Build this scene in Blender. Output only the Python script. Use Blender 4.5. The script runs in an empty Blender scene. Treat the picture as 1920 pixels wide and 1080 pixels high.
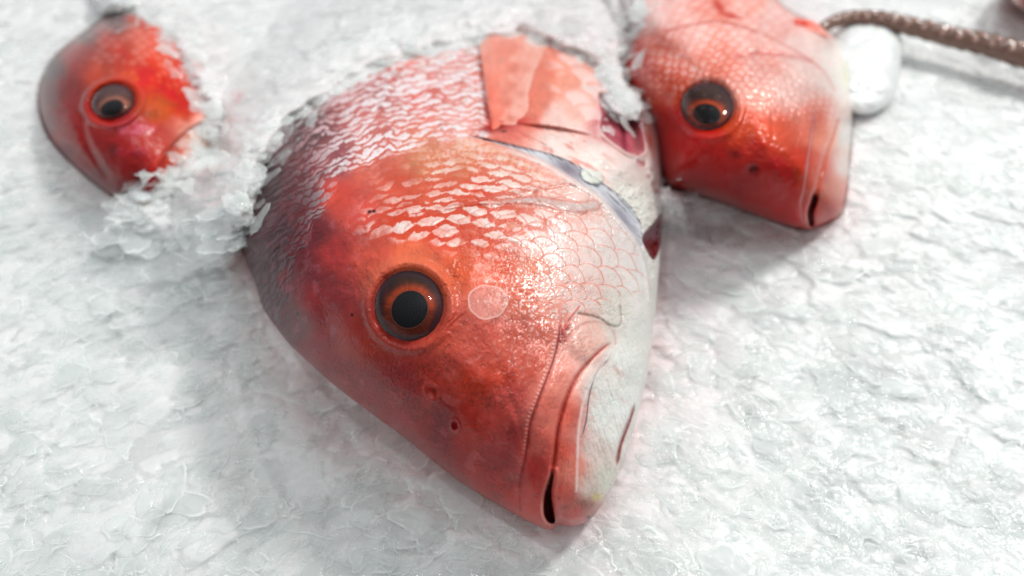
import bpy, math, numpy as np
from mathutils import Vector
SC = bpy.context.scene
COL = SC.collection
R = math.radians
# ------------------------------------------------------------------ camera
CAM_H = 0.28
PITCH = 48.0
FPX = 1598.0                      # focal length in photo pixels (1920 wide)
cam = bpy.data.cameras.new('camera'); camo = bpy.data.objects.new('camera', cam); COL.objects.link(camo)
camo.location = (0, 0, CAM_H); camo.rotation_euler = (R(90-PITCH), 0, 0)
cam.sensor_width = 36; cam.lens = 36*FPX/1920; cam.clip_start = 0.005; cam.clip_end = 20
cam.dof.use_dof = True; cam.dof.focus_distance = 0.287
cam.dof.aperture_fstop = cam.lens/5.6
cam.dof.aperture_blades = 0
SC.camera = camo
# ------------------------------------------------------------------ world + lamps
w = bpy.data.worlds.new('World'); SC.world = w; w.use_nodes = True
nt = w.node_tree; nt.nodes.clear()
wo = nt.nodes.new('ShaderNodeOutputWorld'); bg = nt.nodes.new('ShaderNodeBackground')
tc = nt.nodes.new('ShaderNodeTexCoord'); sx = nt.nodes.new('ShaderNodeSeparateXYZ'); rp = nt.nodes.new('ShaderNodeValToRGB')
nt.links.new(tc.outputs['Generated'], sx.inputs[0]); nt.links.new(sx.outputs['Z'], rp.inputs[0])
rp.color_ramp.elements[0].position = 0.0; rp.color_ramp.elements[0].color = (0.35, 0.36, 0.38, 1)
rp.color_ramp.elements[1].position = 0.7; rp.color_ramp.elements[1].color = (1.0, 1.03, 1.05, 1)
nt.links.new(rp.outputs[0], bg.inputs[0]); nt.links.new(bg.outputs[0], wo.inputs[0])
bg.inputs[1].default_value = 0.66

def lamp(name, loc, target, size, watt, col=(1, 1, 1)):
    l = bpy.data.lights.new(name, 'AREA'); l.shape = 'DISK'; l.size = size; l.energy = watt; l.color = col
    o = bpy.data.objects.new(name, l); COL.objects.link(o); o.location = loc
    o.rotation_euler = (Vector(target)-Vector(loc)).to_track_quat('-Z', 'Y').to_euler()
    return o
lamp('key_lamp', (1.68, 1.46, 2.44), (0, 0.22, 0), 0.50, 60, (1, 0.985, 0.96))
lamp('counter_lamp', (0.50, 1.98, 2.6), (0, 0.22, 0), 0.10, 12, (1, 0.97, 0.93))
lamp('counter_lamp', (-0.70, 0.28, 2.8), (0, 0.22, 0), 0.09, 9, (0.96, 0.98, 1))
vs = SC.view_settings; vs.view_transform = 'Standard'; vs.look = 'None'; vs.gamma = 1; vs.exposure = 0.0
vs.use_curve_mapping = False
cy = SC.cycles; cy.use_denoising = True; cy.sample_clamp_indirect = 4; cy.max_bounces = 6
cy.transparent_max_bounces = 12; cy.caustics_reflective = False; cy.caustics_refractive = False

# ------------------------------------------------------------------ maths helpers
rng = np.random.default_rng(7)
TAB = [np.random.default_rng(s).random((256, 256)).astype(np.float32) for s in range(6)]
CP, SP = math.cos(R(PITCH)), math.sin(R(PITCH))

def P(px, py, z):
    """point at height z that stands behind photo pixel (px,py)"""
    a = (np.asarray(px, float)-960)/FPX; b = (540-np.asarray(py, float))/FPX
    dx = a; dy = CP+b*SP; dz = -SP+b*CP
    t = (z-CAM_H)/dz
    return np.stack([dx*t, dy*t, CAM_H+dz*t], -1)

def vnoise(x, y, k=0):
    x = np.asarray(x, float); y = np.asarray(y, float)
    xi = np.floor(x).astype(int); yi = np.floor(y).astype(int); fx = x-xi; fy = y-yi
    fx = fx*fx*fx*(fx*(6*fx-15)+10); fy = fy*fy*fy*(fy*(6*fy-15)+10)
    T = TAB[k % 6]; x0 = xi & 255; x1 = (xi+1) & 255; y0 = yi & 255; y1 = (yi+1) & 255
    return (T[x0, y0]*(1-fx)+T[x1, y0]*fx)*(1-fy)+(T[x0, y1]*(1-fx)+T[x1, y1]*fx)*fy

def fbm(x, y, o=4, k=0):
    s = 0; a = 1; n = 0
    for i in range(o):
        s = s+a*(vnoise(x*2**i+17.3*i, y*2**i+9.1*i, k+i)-0.5); n += a; a *= 0.55
    return s/n*2

def ss(a, b, x):
    t = np.clip((x-a)/(b-a), 0, 1); return t*t*(3-2*t)

def mix(a, b, t):
    return a*(1-t)+b*t

def gauss(px, py, cx, cy_, rx, ry=None, ang=0):
    ry = ry or rx; c, s = math.cos(R(ang)), math.sin(R(ang))
    u = (px-cx)*c+(py-cy_)*s; v = -(px-cx)*s+(py-cy_)*c
    return np.exp(-(u/rx)**2-(v/ry)**2)

def ell(px, py, cx, cy_, rx, ry, ang=0):
    c, s = math.cos(R(ang)), math.sin(R(ang))
    u = (px-cx)*c+(py-cy_)*s; v = -(px-cx)*s+(py-cy_)*c
    return np.sqrt((u/rx)**2+(v/ry)**2)

def spline(pts, n=8, closed=False):
    p = np.array(pts, float); m = len(p); out = []
    for i in range(m if closed else m-1):
        if closed: a, b, c, d = p[(i-1) % m], p[i], p[(i+1) % m], p[(i+2) % m]
        else: a, b, c, d = p[max(i-1, 0)], p[i], p[i+1], p[min(i+2, m-1)]
        for k in range(n):
            t = k/n
            out.append(0.5*((2*b)+(-a+c)*t+(2*a-5*b+4*c-d)*t*t+(-a+3*b-3*c+d)*t**3))
    if not closed: out.append(p[-1])
    return np.array(out)

def line_d(px, py, pts, n=4):
    """distance to a smooth open line, signed side (+ = right of travel), arc parameter 0..1"""
    q = spline(pts, n); L = np.r_[0, np.cumsum(np.hypot(*np.diff(q, axis=0).T))]
    best = np.full(px.shape, 1e9); sg = np.ones(px.shape); tt = np.zeros(px.shape)
    for i in range(len(q)-1):
        a = q[i]; d = q[i+1]-a; l2 = d@d
        t = np.clip(((px-a[0])*d[0]+(py-a[1])*d[1])/l2, 0, 1)
        ex = px-a[0]-t*d[0]; ey = py-a[1]-t*d[1]; e = np.hypot(ex, ey)
        m = e < best; best = np.where(m, e, best)
        sg = np.where(m, np.sign(d[0]*ey-d[1]*ex), sg); tt = np.where(m, (L[i]+t*math.sqrt(l2))/L[-1], tt)
    return best, sg, tt

def poly_sd(px, py, pts, n=4):
    """signed distance to a smooth closed outline, + inside"""
    q = spline(pts, n, True); best = np.full(px.shape, 1e9); ins = np.zeros(px.shape, bool)
    m = len(q)
    for i in range(m):
        a = q[i]; b = q[(i+1) % m]; d = b-a; l2 = max(d@d, 1e-9)
        t = np.clip(((px-a[0])*d[0]+(py-a[1])*d[1])/l2, 0, 1)
        best = np.minimum(best, np.hypot(px-a[0]-t*d[0], py-a[1]-t*d[1]))
        if a[1] != b[1]:
            c = ((a[1] > py) != (b[1] > py)) & (px < (b[0]-a[0])*(py-a[1])/(b[1]-a[1])+a[0])
            ins ^= c
    return np.where(ins, best, -best)

def lin(c):
    c = np.asarray(c, float)/255.0
    return np.where(c <= 0.04045, c/12.92, ((c+0.055)/1.055)**2.4)

def field(px, py, pts, p=3.0):
    """smooth colour field through hand-read skin colours"""
    num = np.zeros(px.shape+(3,)); den = np.zeros(px.shape)
    for x, y, r, g, b in pts:
        w_ = 1.0/((px-x)**2+(py-y)**2+300.0)**(p/2)
        num += w_[..., None]*lin((r, g, b)); den += w_
    return num/den[..., None]

def scales(u, v, pu, pv, Ru=1.25, Rv=0.62, k=0):
    """staggered overlapping scales; u runs backwards over the fish, v across it.
    returns q (0 at a scale's middle, 1 at its free edge), lift, id noise"""
    U = u/pu; V = v/pv
    j0 = np.floor(U).astype(int); bestu = np.full(U.shape, 1e9); q = np.ones(U.shape); lu = np.zeros(U.shape); lv = np.zeros(U.shape); idn = np.zeros(U.shape)
    T = TAB[k]
    for dj in (-2, -1, 0, 1):
        j = j0+dj
        off = 0.5*(j & 1)
        i0 = np.floor(V-off).astype(int)
        for di in (-1, 0, 1, 2):
            i = i0+di
            r1 = T[i & 255, j & 255]; r2 = T[j & 255, (i+91) & 255]
            cu = j+0.22*(r1-.5); cv = i+off+0.22*(r2-.5)
            a = (U-cu)/Ru; b = (V-cv)/Rv
            e = np.sqrt(a*a+b*b)
            m = (e < 1) & (cu < bestu)
            bestu = np.where(m, cu, bestu); q = np.where(m, e, q); lu = np.where(m, a, lu); lv = np.where(m, b, lv)
            idn = np.where(m, T[(i*7+3) & 255, (j*5+1) & 255], idn)
    return q, lu, lv, idn

def lens(u, v, pu, pv, hu=0.44, hv=0.52, k=0):
    """rows of pale pointed ovals, brick-staggered: 1 inside an oval, 0 in the net between; and an id"""
    U = u/pu; V = v/pv; j = np.floor(U+.5).astype(int); off = 0.5*(j & 1); i = np.floor(V-off+.5).astype(int); T = TAB[k]
    r1 = T[i & 255, j & 255]; r2 = T[j & 255, (i+91) & 255]; idn = T[(i*7+3) & 255, (j*5+1) & 255]
    du = U-j-0.16*(r1-.5); dv = V-off-i-0.22*(r2-.5); sz = 0.72+0.36*idn
    e = np.abs(du)/(hu*sz)+np.abs(dv/(hv*sz))**1.9
    return e, idn

# ------------------------------------------------------------------ mesh helpers
def mesh_np(name, co, quads, mat, parent=None, attrs=None, smooth=True, tris=None):
    me = bpy.data.meshes.new(name); co = np.ascontiguousarray(co, np.float32).reshape(-1, 3)
    me.vertices.add(len(co)); me.vertices.foreach_set('co', co.ravel())
    q = np.ascontiguousarray(quads, np.int32).reshape(-1, 4) if quads is not None else np.zeros((0, 4), np.int32)
    t = np.ascontiguousarray(tris, np.int32).reshape(-1, 3) if tris is not None else np.zeros((0, 3), np.int32)
    me.loops.add(q.size+t.size); me.loops.foreach_set('vertex_index', np.r_[q.ravel(), t.ravel()])
    me.polygons.add(len(q)+len(t))
    st = np.r_[np.arange(len(q))*4, len(q)*4+np.arange(len(t))*3].astype(np.int32)
    me.polygons.foreach_set('loop_start', st)
    me.update(calc_edges=True); me.validate()
    if smooth: me.polygons.foreach_set('use_smooth', np.ones(len(me.polygons), bool))
    for k, a in (attrs or {}).items():
        a = np.asarray(a, np.float32)
        if a.ndim >= 2 and a.shape[-1] == 3:
            at = me.attributes.new(k, 'FLOAT_COLOR', 'POINT')
            at.data.foreach_set('color', np.c_[np.clip(a.reshape(-1, 3), 0, 1), np.ones(a.size//3)].astype(np.float32).ravel())
        else:
            at = me.attributes.new(k, 'FLOAT', 'POINT'); at.data.foreach_set('value', a.ravel())
    me.materials.append(mat)
    o = bpy.data.objects.new(name, me); COL.objects.link(o)
    if parent: o.parent = parent
    return o

def gridq(n, m, off=0, flip=False):
    i = np.arange(n*m).reshape(n, m)+off
    q = np.stack([i[:-1, :-1], i[1:, :-1], i[1:, 1:], i[:-1, 1:]], -1).reshape(-1, 4)
    return q[:, ::-1] if flip else q

def thing(name, label, cat, loc=(0, 0, 0), group=None):
    o = bpy.data.objects.new(name, None); COL.objects.link(o); o.empty_display_size = 0.02
    o['label'] = label; o['category'] = cat
    if group: o['group'] = group
    return o

def tag(o, label, cat=None, group=None, kind=None):
    if label: o['label'] = label
    if cat: o['category'] = cat
    if group: o['group'] = group
    if kind: o['kind'] = kind
    return o

def tube(name, pts, rad, mat, parent=None, seg=10, bump=None, attrs=None):
    p = np.array(pts, float); n = len(p); rad = np.broadcast_to(rad, n)
    tg = np.gradient(p, axis=0); tg /= np.linalg.norm(tg, axis=1)[:, None]+1e-12
    up = np.array([0, 0, 1.0]); s = np.cross(tg, up); s /= np.linalg.norm(s, axis=1)[:, None]+1e-9; u2 = np.cross(s, tg)
    a = np.linspace(0, 2*math.pi, seg, endpoint=False)
    rr = rad[:, None]*np.ones((n, seg))
    if bump is not None: rr = rr*bump(np.arange(n)[:, None], a[None])
    co = p[:, None]+rr[..., None]*(np.cos(a)[None, :, None]*s[:, None]+np.sin(a)[None, :, None]*u2[:, None])
    co = co.reshape(-1, 3); q = []
    for i in range(n-1):
        for j in range(seg): q.append((i*seg+j, i*seg+(j+1) % seg, (i+1)*seg+(j+1) % seg, (i+1)*seg+j))
    co = np.r_[co, p[:1], p[-1:]]; t = []
    for j in range(seg):
        t.append((n*seg, (j+1) % seg, j)); t.append((n*seg+1, (n-1)*seg+j, (n-1)*seg+(j+1) % seg))
    return mesh_np(name, co, q, mat, parent, attrs, tris=t)

# ------------------------------------------------------------------ materials
def newmat(name):
    m = bpy.data.materials.new(name); m.use_nodes = True
    return m, m.node_tree, m.node_tree.nodes['Principled BSDF']

def attr(nt_, name):
    a = nt_.nodes.new('ShaderNodeAttribute'); a.attribute_name = name; return a

def skin_mat(name, bump=0.14, coat=0.26):
    m, t, b = newmat(name)
    c = attr(t, 'skin'); r = attr(t, 'rough'); mt = attr(t, 'silver')
    t.links.new(c.outputs['Color'], b.inputs['Base Color'])
    t.links.new(r.outputs['Fac'], b.inputs['Roughness'])
    t.links.new(mt.outputs['Fac'], b.inputs['Metallic'])
    b.inputs['Subsurface Weight'].default_value = 0.22
    b.inputs['Subsurface Radius'].default_value = (1.0, 0.35, 0.25)
    b.inputs['Subsurface Scale'].default_value = 0.004
    b.inputs['Specular IOR Level'].default_value = 0.22
    b.inputs['Coat Weight'].default_value = coat; b.inputs['Coat Roughness'].default_value = 0.14; b.inputs['Coat IOR'].default_value = 1.36
    n = t.nodes.new('ShaderNodeTexNoise'); n.inputs['Scale'].default_value = 900; n.inputs['Detail'].default_value = 3
    tcn = t.nodes.new('ShaderNodeTexCoord'); t.links.new(tcn.outputs['Object'], n.inputs['Vector'])
    bp = t.nodes.new('ShaderNodeBump'); bp.inputs['Strength'].default_value = bump; bp.inputs['Distance'].default_value = 0.0006
    t.links.new(n.outputs['Fac'], bp.inputs['Height']); t.links.new(bp.outputs[0], b.inputs['Normal'])
    t.links.new(bp.outputs[0], b.inputs['Coat Normal'])
    return m

def plain(name, col, rough=0.4, sss=0, coat=0, spec=None, bump=0, bscale=400):
    m, t, b = newmat(name)
    n = t.nodes.new('ShaderNodeTexNoise'); n.inputs['Scale'].default_value = bscale; n.inputs['Detail'].default_value = 4
    tcn = t.nodes.new('ShaderNodeTexCoord'); t.links.new(tcn.outputs['Object'], n.inputs['Vector'])
    mx = t.nodes.new('ShaderNodeMix'); mx.data_type = 'RGBA'
    c = lin(col); mx.inputs[6].default_value = (*(c*0.8), 1); mx.inputs[7].default_value = (*np.minimum(c*1.2, 1), 1)
    t.links.new(n.outputs['Fac'], mx.inputs[0]); t.links.new(mx.outputs[2], b.inputs['Base Color'])
    b.inputs['Roughness'].default_value = rough; b.inputs['Coat Weight'].default_value = coat; b.inputs['Coat Roughness'].default_value = 0.06
    if sss:
        b.inputs['Subsurface Weight'].default_value = sss; b.inputs['Subsurface Scale'].default_value = 0.004
    if bump:
        bp = t.nodes.new('ShaderNodeBump'); bp.inputs['Strength'].default_value = bump; bp.inputs['Distance'].default_value = 0.0006
        t.links.new(n.outputs['Fac'], bp.inputs['Height']); t.links.new(bp.outputs[0], b.inputs['Normal'])
    return m

def ice_mat():
    m, t, b = newmat('wet_crushed_ice')
    c = attr(t, 'tint'); r = attr(t, 'rough')
    t.links.new(c.outputs['Color'], b.inputs['Base Color']); t.links.new(r.outputs['Fac'], b.inputs['Roughness'])
    b.inputs['IOR'].default_value = 1.31
    b.inputs['Subsurface Weight'].default_value = 0.9
    b.inputs['Subsurface Radius'].default_value = (0.9, 1.0, 1.0); b.inputs['Subsurface Scale'].default_value = 0.005
    b.inputs['Coat Weight'].default_value = 1.0; b.inputs['Coat Roughness'].default_value = 0.04; b.inputs['Coat IOR'].default_value = 1.31
    tcn = t.nodes.new('ShaderNodeTexCoord')
    n = t.nodes.new('ShaderNodeTexNoise'); n.inputs['Scale'].default_value = 420; n.inputs['Detail'].default_value = 5; n.inputs['Roughness'].default_value = 0.65
    t.links.new(tcn.outputs['Object'], n.inputs['Vector'])
    bp = t.nodes.new('ShaderNodeBump'); bp.inputs['Strength'].default_value = 0.45; bp.inputs['Distance'].default_value = 0.0010
    t.links.new(n.outputs['Fac'], bp.inputs['Height']); t.links.new(bp.outputs[0], b.inputs['Normal']); t.links.new(bp.outputs[0], b.inputs['Coat Normal'])
    return m

def clear_ice_mat(name='clear_ice', milk=0.35):
    m, t, b = newmat(name)
    b.inputs['Base Color'].default_value = (0.93, 0.96, 0.96, 1); b.inputs['Roughness'].default_value = 0.12
    b.inputs['IOR'].default_value = 1.31; b.inputs['Transmission Weight'].default_value = 1-milk
    b.inputs['Subsurface Weight'].default_value = 0.6; b.inputs['Subsurface Scale'].default_value = 0.006
    tcn = t.nodes.new('ShaderNodeTexCoord')
    n = t.nodes.new('ShaderNodeTexNoise'); n.inputs['Scale'].default_value = 220; n.inputs['Detail'].default_value = 3
    t.links.new(tcn.outputs['Object'], n.inputs['Vector'])
    bp = t.nodes.new('ShaderNodeBump'); bp.inputs['Strength'].default_value = 0.35; bp.inputs['Distance'].default_value = 0.001
    t.links.new(n.outputs['Fac'], bp.inputs['Height']); t.links.new(bp.outputs[0], b.inputs['Normal'])
    return m

def film_mat(name, rough=0.02, ior=1.4, tint=None, body=0.0, bump=0.0, bscale=300):
    """clear wet film: transparent with a Fresnel gloss"""
    m = bpy.data.materials.new(name); m.use_nodes = True; t = m.node_tree; t.nodes.clear()
    o = t.nodes.new('ShaderNodeOutputMaterial'); tr = t.nodes.new('ShaderNodeBsdfTransparent'); gl = t.nodes.new('ShaderNodeBsdfGlossy')
    fr = t.nodes.new('ShaderNodeFresnel'); fr.inputs[0].default_value = ior; mx = t.nodes.new('ShaderNodeMixShader'); gl.inputs['Roughness'].default_value = rough
    ge = t.nodes.new('ShaderNodeNewGeometry'); sub = t.nodes.new('ShaderNodeMath'); sub.operation = 'SUBTRACT'; sub.inputs[0].default_value = 1.0
    mu = t.nodes.new('ShaderNodeMath'); mu.operation = 'MULTIPLY'
    t.links.new(ge.outputs['Backfacing'], sub.inputs[1]); t.links.new(sub.outputs[0], mu.inputs[0]); t.links.new(fr.outputs[0], mu.inputs[1])
    t.links.new(mu.outputs[0], mx.inputs[0]); last = tr
    if body:
        df = t.nodes.new('ShaderNodeBsdfDiffuse'); df.inputs[0].default_value = (*lin(tint), 1)
        m2 = t.nodes.new('ShaderNodeMixShader'); m2.inputs[0].default_value = body
        a = attr(t, 'milk'); t.links.new(a.outputs['Fac'], m2.inputs[0])
        t.links.new(tr.outputs[0], m2.inputs[1]); t.links.new(df.outputs[0], m2.inputs[2]); last = m2
    t.links.new(last.outputs[0], mx.inputs[1]); t.links.new(gl.outputs[0], mx.inputs[2]); t.links.new(mx.outputs[0], o.inputs[0])
    if bump:
        tcn = t.nodes.new('ShaderNodeTexCoord'); n = t.nodes.new('ShaderNodeTexNoise'); n.inputs['Scale'].default_value = bscale
        t.links.new(tcn.outputs['Object'], n.inputs['Vector'])
        bp = t.nodes.new('ShaderNodeBump'); bp.inputs['Strength'].default_value = bump; bp.inputs['Distance'].default_value = 0.001
        t.links.new(n.outputs['Fac'], bp.inputs['Height']); t.links.new(bp.outputs[0], gl.inputs['Normal']); t.links.new(bp.outputs[0], fr.inputs['Normal'])
    return m

M_SKIN = skin_mat('snapper_skin')
M_ICE = ice_mat(); M_CLEAR = clear_ice_mat()
M_CORNEA = film_mat('cornea', 0.015, 1.27, bump=0.12, bscale=120)
M_EYE, _t, _b = newmat('iris_flesh'); _a = attr(_t, 'skin'); _t.links.new(_a.outputs['Color'], _b.inputs['Base Color']); _b.inputs['Roughness'].default_value = 0.5; _b.inputs['Specular IOR Level'].default_value = 0.1
M_PUPIL = plain('pupil_black', (8, 9, 14), 0.6); M_PUPIL.node_tree.nodes['Principled BSDF'].inputs['Specular IOR Level'].default_value = 0.1

# ------------------------------------------------------------------ the three fish: shape
class Body:
    def __init__(s, outline, centre, z0, H, p=2.3, extra=None):
        q = spline(outline, 10, True); s.c = np.array(centre, float)
        s.outline = q
        d = q-s.c; th = np.arctan2(d[:, 1], d[:, 0]); r = np.hypot(d[:, 0], d[:, 1]); o = np.argsort(th)
        th = th[o]; r = r[o]; s.th = np.r_[th-2*math.pi, th, th+2*math.pi]; s.r = np.r_[r, r, r]
        s.z0 = z0; s.H = H; s.p = p; s.extra = extra
    def rad(s, th): return np.interp(th, s.th, s.r)
    def sval(s, px, py):
        dx = px-s.c[0]; dy = py-s.c[1]; return np.hypot(dx, dy)/s.rad(np.arctan2(dy, dx))
    def heap_z(s, px, py, span):
        v = s.sval(px, py); f = np.sqrt(1-np.clip(v, 0, 0.93)**s.p)*(1-ss(0.0, span, v-1))*(ss(520, 380, py) if s is MAIN else 1)
        return s.z0(px, py)*(1-ss(0.0, span, v-1))+s.H(px, py)*f-0.02*ss(span*0.6, span*1.3, v-1)
    def smooth_z(s, px, py):
        v = s.sval(px, py); f = np.sqrt(np.clip(1-np.clip(v, 0, 1)**s.p, 0, 1))
        z = s.z0(px, py)+s.H(px, py)*f
        if s.extra is not None: z = z+s.extra(px, py)*np.clip(f*1.5, 0, 1)
        return np.where(v > 1, s.z0(px, py)-(v-1)*0.10, z)
    def grid(s, n):
        a = np.linspace(-1, 1, n); A, B = np.meshgrid(a, a, indexing='ij')
        X = A*np.sqrt(1-B*B/2); Y = B*np.sqrt(1-A*A/2)
        r = np.hypot(X, Y); th = np.arctan2(Y, X); r2 = np.clip(r, 0, 1); r2 = 1-(1-r2)**1.25
        rr = r2*s.rad(th)
        return s.c[0]+rr*np.cos(th), s.c[1]+rr*np.sin(th)
    def build(s, n, detail, parent, name='body', mat=None):
        px, py = s.grid(n); z = s.smooth_z(px, py)
        dz, col, rough, silver = detail(px, py)
        edge = ss(1.0, 0.97, s.sval(px, py))
        co = P(px, py, z+dz*edge)
        nb = max(n//5, 40); bx, by = s.grid(nb); v = np.clip(s.sval(bx, by), 0, 1); f = np.sqrt(1-v**2.2)
        cb = P(bx, by, s.z0(bx, by)-0.035*f)
        k = n*n
        def cat(a, fill): return np.r_[a.reshape(-1, *a.shape[2:]), np.zeros((nb*nb,)+a.shape[2:])+fill]
        return mesh_np(name, np.r_[co.reshape(-1, 3), cb.reshape(-1, 3)], np.r_[gridq(n, n, 0, True), gridq(nb, nb, k)], mat or M_SKIN, parent,
                       {'skin': cat(col, lin((200, 110, 100))), 'rough': cat(rough, 0.4), 'silver': cat(silver, 0)})

MAIN = Body([(1028, 993), (990, 977), (935, 947), (880, 914), (825, 875), (765, 826), (700, 778), (640, 733), (590, 690), (545, 648), (515, 610), (492, 575),
             (478, 530), (462, 492), (452, 450), (452, 400), (462, 350), (480, 300), (510, 235), (570, 170), (660, 110), (780, 65), (900, 38), (1000, 42), (1080, 70),
             (1150, 118), (1200, 168), (1230, 225), (1241, 290), (1242, 350), (1242, 420), (1237, 490), (1231, 560), (1224, 630), (1216, 690),
             (1203, 750), (1188, 805), (1172, 860), (1152, 905), (1130, 945), (1104, 975), (1075, 987), (1048, 984)],
            (870, 520), lambda x, y: 0.007+0.012*ss(950, 300, y)+0.006*ss(900, 500, x), lambda x, y: 0.060-0.010*ss(700, 980, y)-0.012*ss(300, 60, y), 2.2,
            lambda x, y: 0.004*gauss(x, y, 760, 560, 190)+0.003*gauss(x, y, 1050, 520, 140)-0.004*gauss(x, y, 900, 230, 260, 50, 20))
RIGHT = Body([(1150, -60), (1165, 40), (1158, 95), (1165, 140), (1195, 190), (1225, 250), (1235, 320), (1250, 352), (1300, 363), (1360, 382), (1420, 405), (1480, 424), (1515, 431), (1530, 427),
              (1556, 415), (1578, 400), (1588, 360), (1594, 300), (1600, 230), (1600, 170), (1588, 100), (1560, 62), (1510, 36), (1460, 5), (1430, -60), (1300, -110)],
             (1390, 190), lambda x, y: 0.006+0.006*ss(420, 100, y), lambda x, y: 0.058-0.010*ss(300, 430, y)+0*x, 2.2)
LEFT = Body([(250, 372), (213, 368), (160, 330), (112, 285), (82, 240), (71, 180), (92, 118), (155, 62), (215, 22), (285, 0), (360, 15), (430, 80), (470, 160), (470, 250), (420, 320), (350, 370), (300, 385)],
            (260, 200), lambda x, y: 0.006+0.008*ss(360, 50, y), lambda x, y: 0.040-0.016*ss(240, 420, x), 2.2)

# ------------------------------------------------------------------ main fish: surface detail
OPERC = [(850, 258), (889, 258), (942, 272), (983, 287), (1032, 309), (1081, 341), (1122, 366), (1158, 406), (1187, 443), (1207, 474), (1218, 520), (1222, 560)]
SLIT = [(880, 254), (925, 262), (983, 276), (1032, 288), (1081, 308), (1130, 342), (1170, 374), (1199, 410), (1206, 446), (1204, 470), (1187, 443), (1158, 406), (1122, 366), (1081, 341), (1032, 309), (983, 287), (930, 270)]
SHOULD = [(905, 240), (930, 232), (1003, 235), (1064, 243), (1122, 260), (1170, 292), (1211, 325), (1232, 362), (1241, 400)]
CHEEKL = [(1050, 600), (1045, 640), (1034, 682), (1011, 742), (993, 791), (988, 830), (981, 869), (973, 907), (975, 960), (985, 985)]
LIPG = [(1152, 640), (1138, 647), (1110, 672), (1081, 707), (1060, 753), (1046, 805), (1041, 851), (1036, 883), (1026, 930), (1028, 990)]
JAWL = [(1146, 668), (1122, 695), (1110, 721), (1103, 753), (1099, 788), (1090, 823)]
JAWW = [(1140, 668), (1100, 735), (1086, 800), (1083, 851), (1081, 921)]
CHINS = [(1191, 750), (1185, 775), (1174, 805), (1162, 840), (1155, 880)]
PREOP = [(640, 455), (700, 425), (770, 404), (860, 386), (950, 377), (1010, 376), (1050, 384), (1085, 388), (1115, 384)]
FIN = [(928, 243), (915, 190), (905, 140), (903, 95), (938, 74), (995, 78), (1035, 108), (1040, 160), (1010, 205), (965, 228)]
MOUTH = [(1036, 884), (1029, 905), (1021, 930), (1019, 962), (1028, 979), (1042, 982), (1038, 955), (1034, 925), (1038, 895)]

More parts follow.
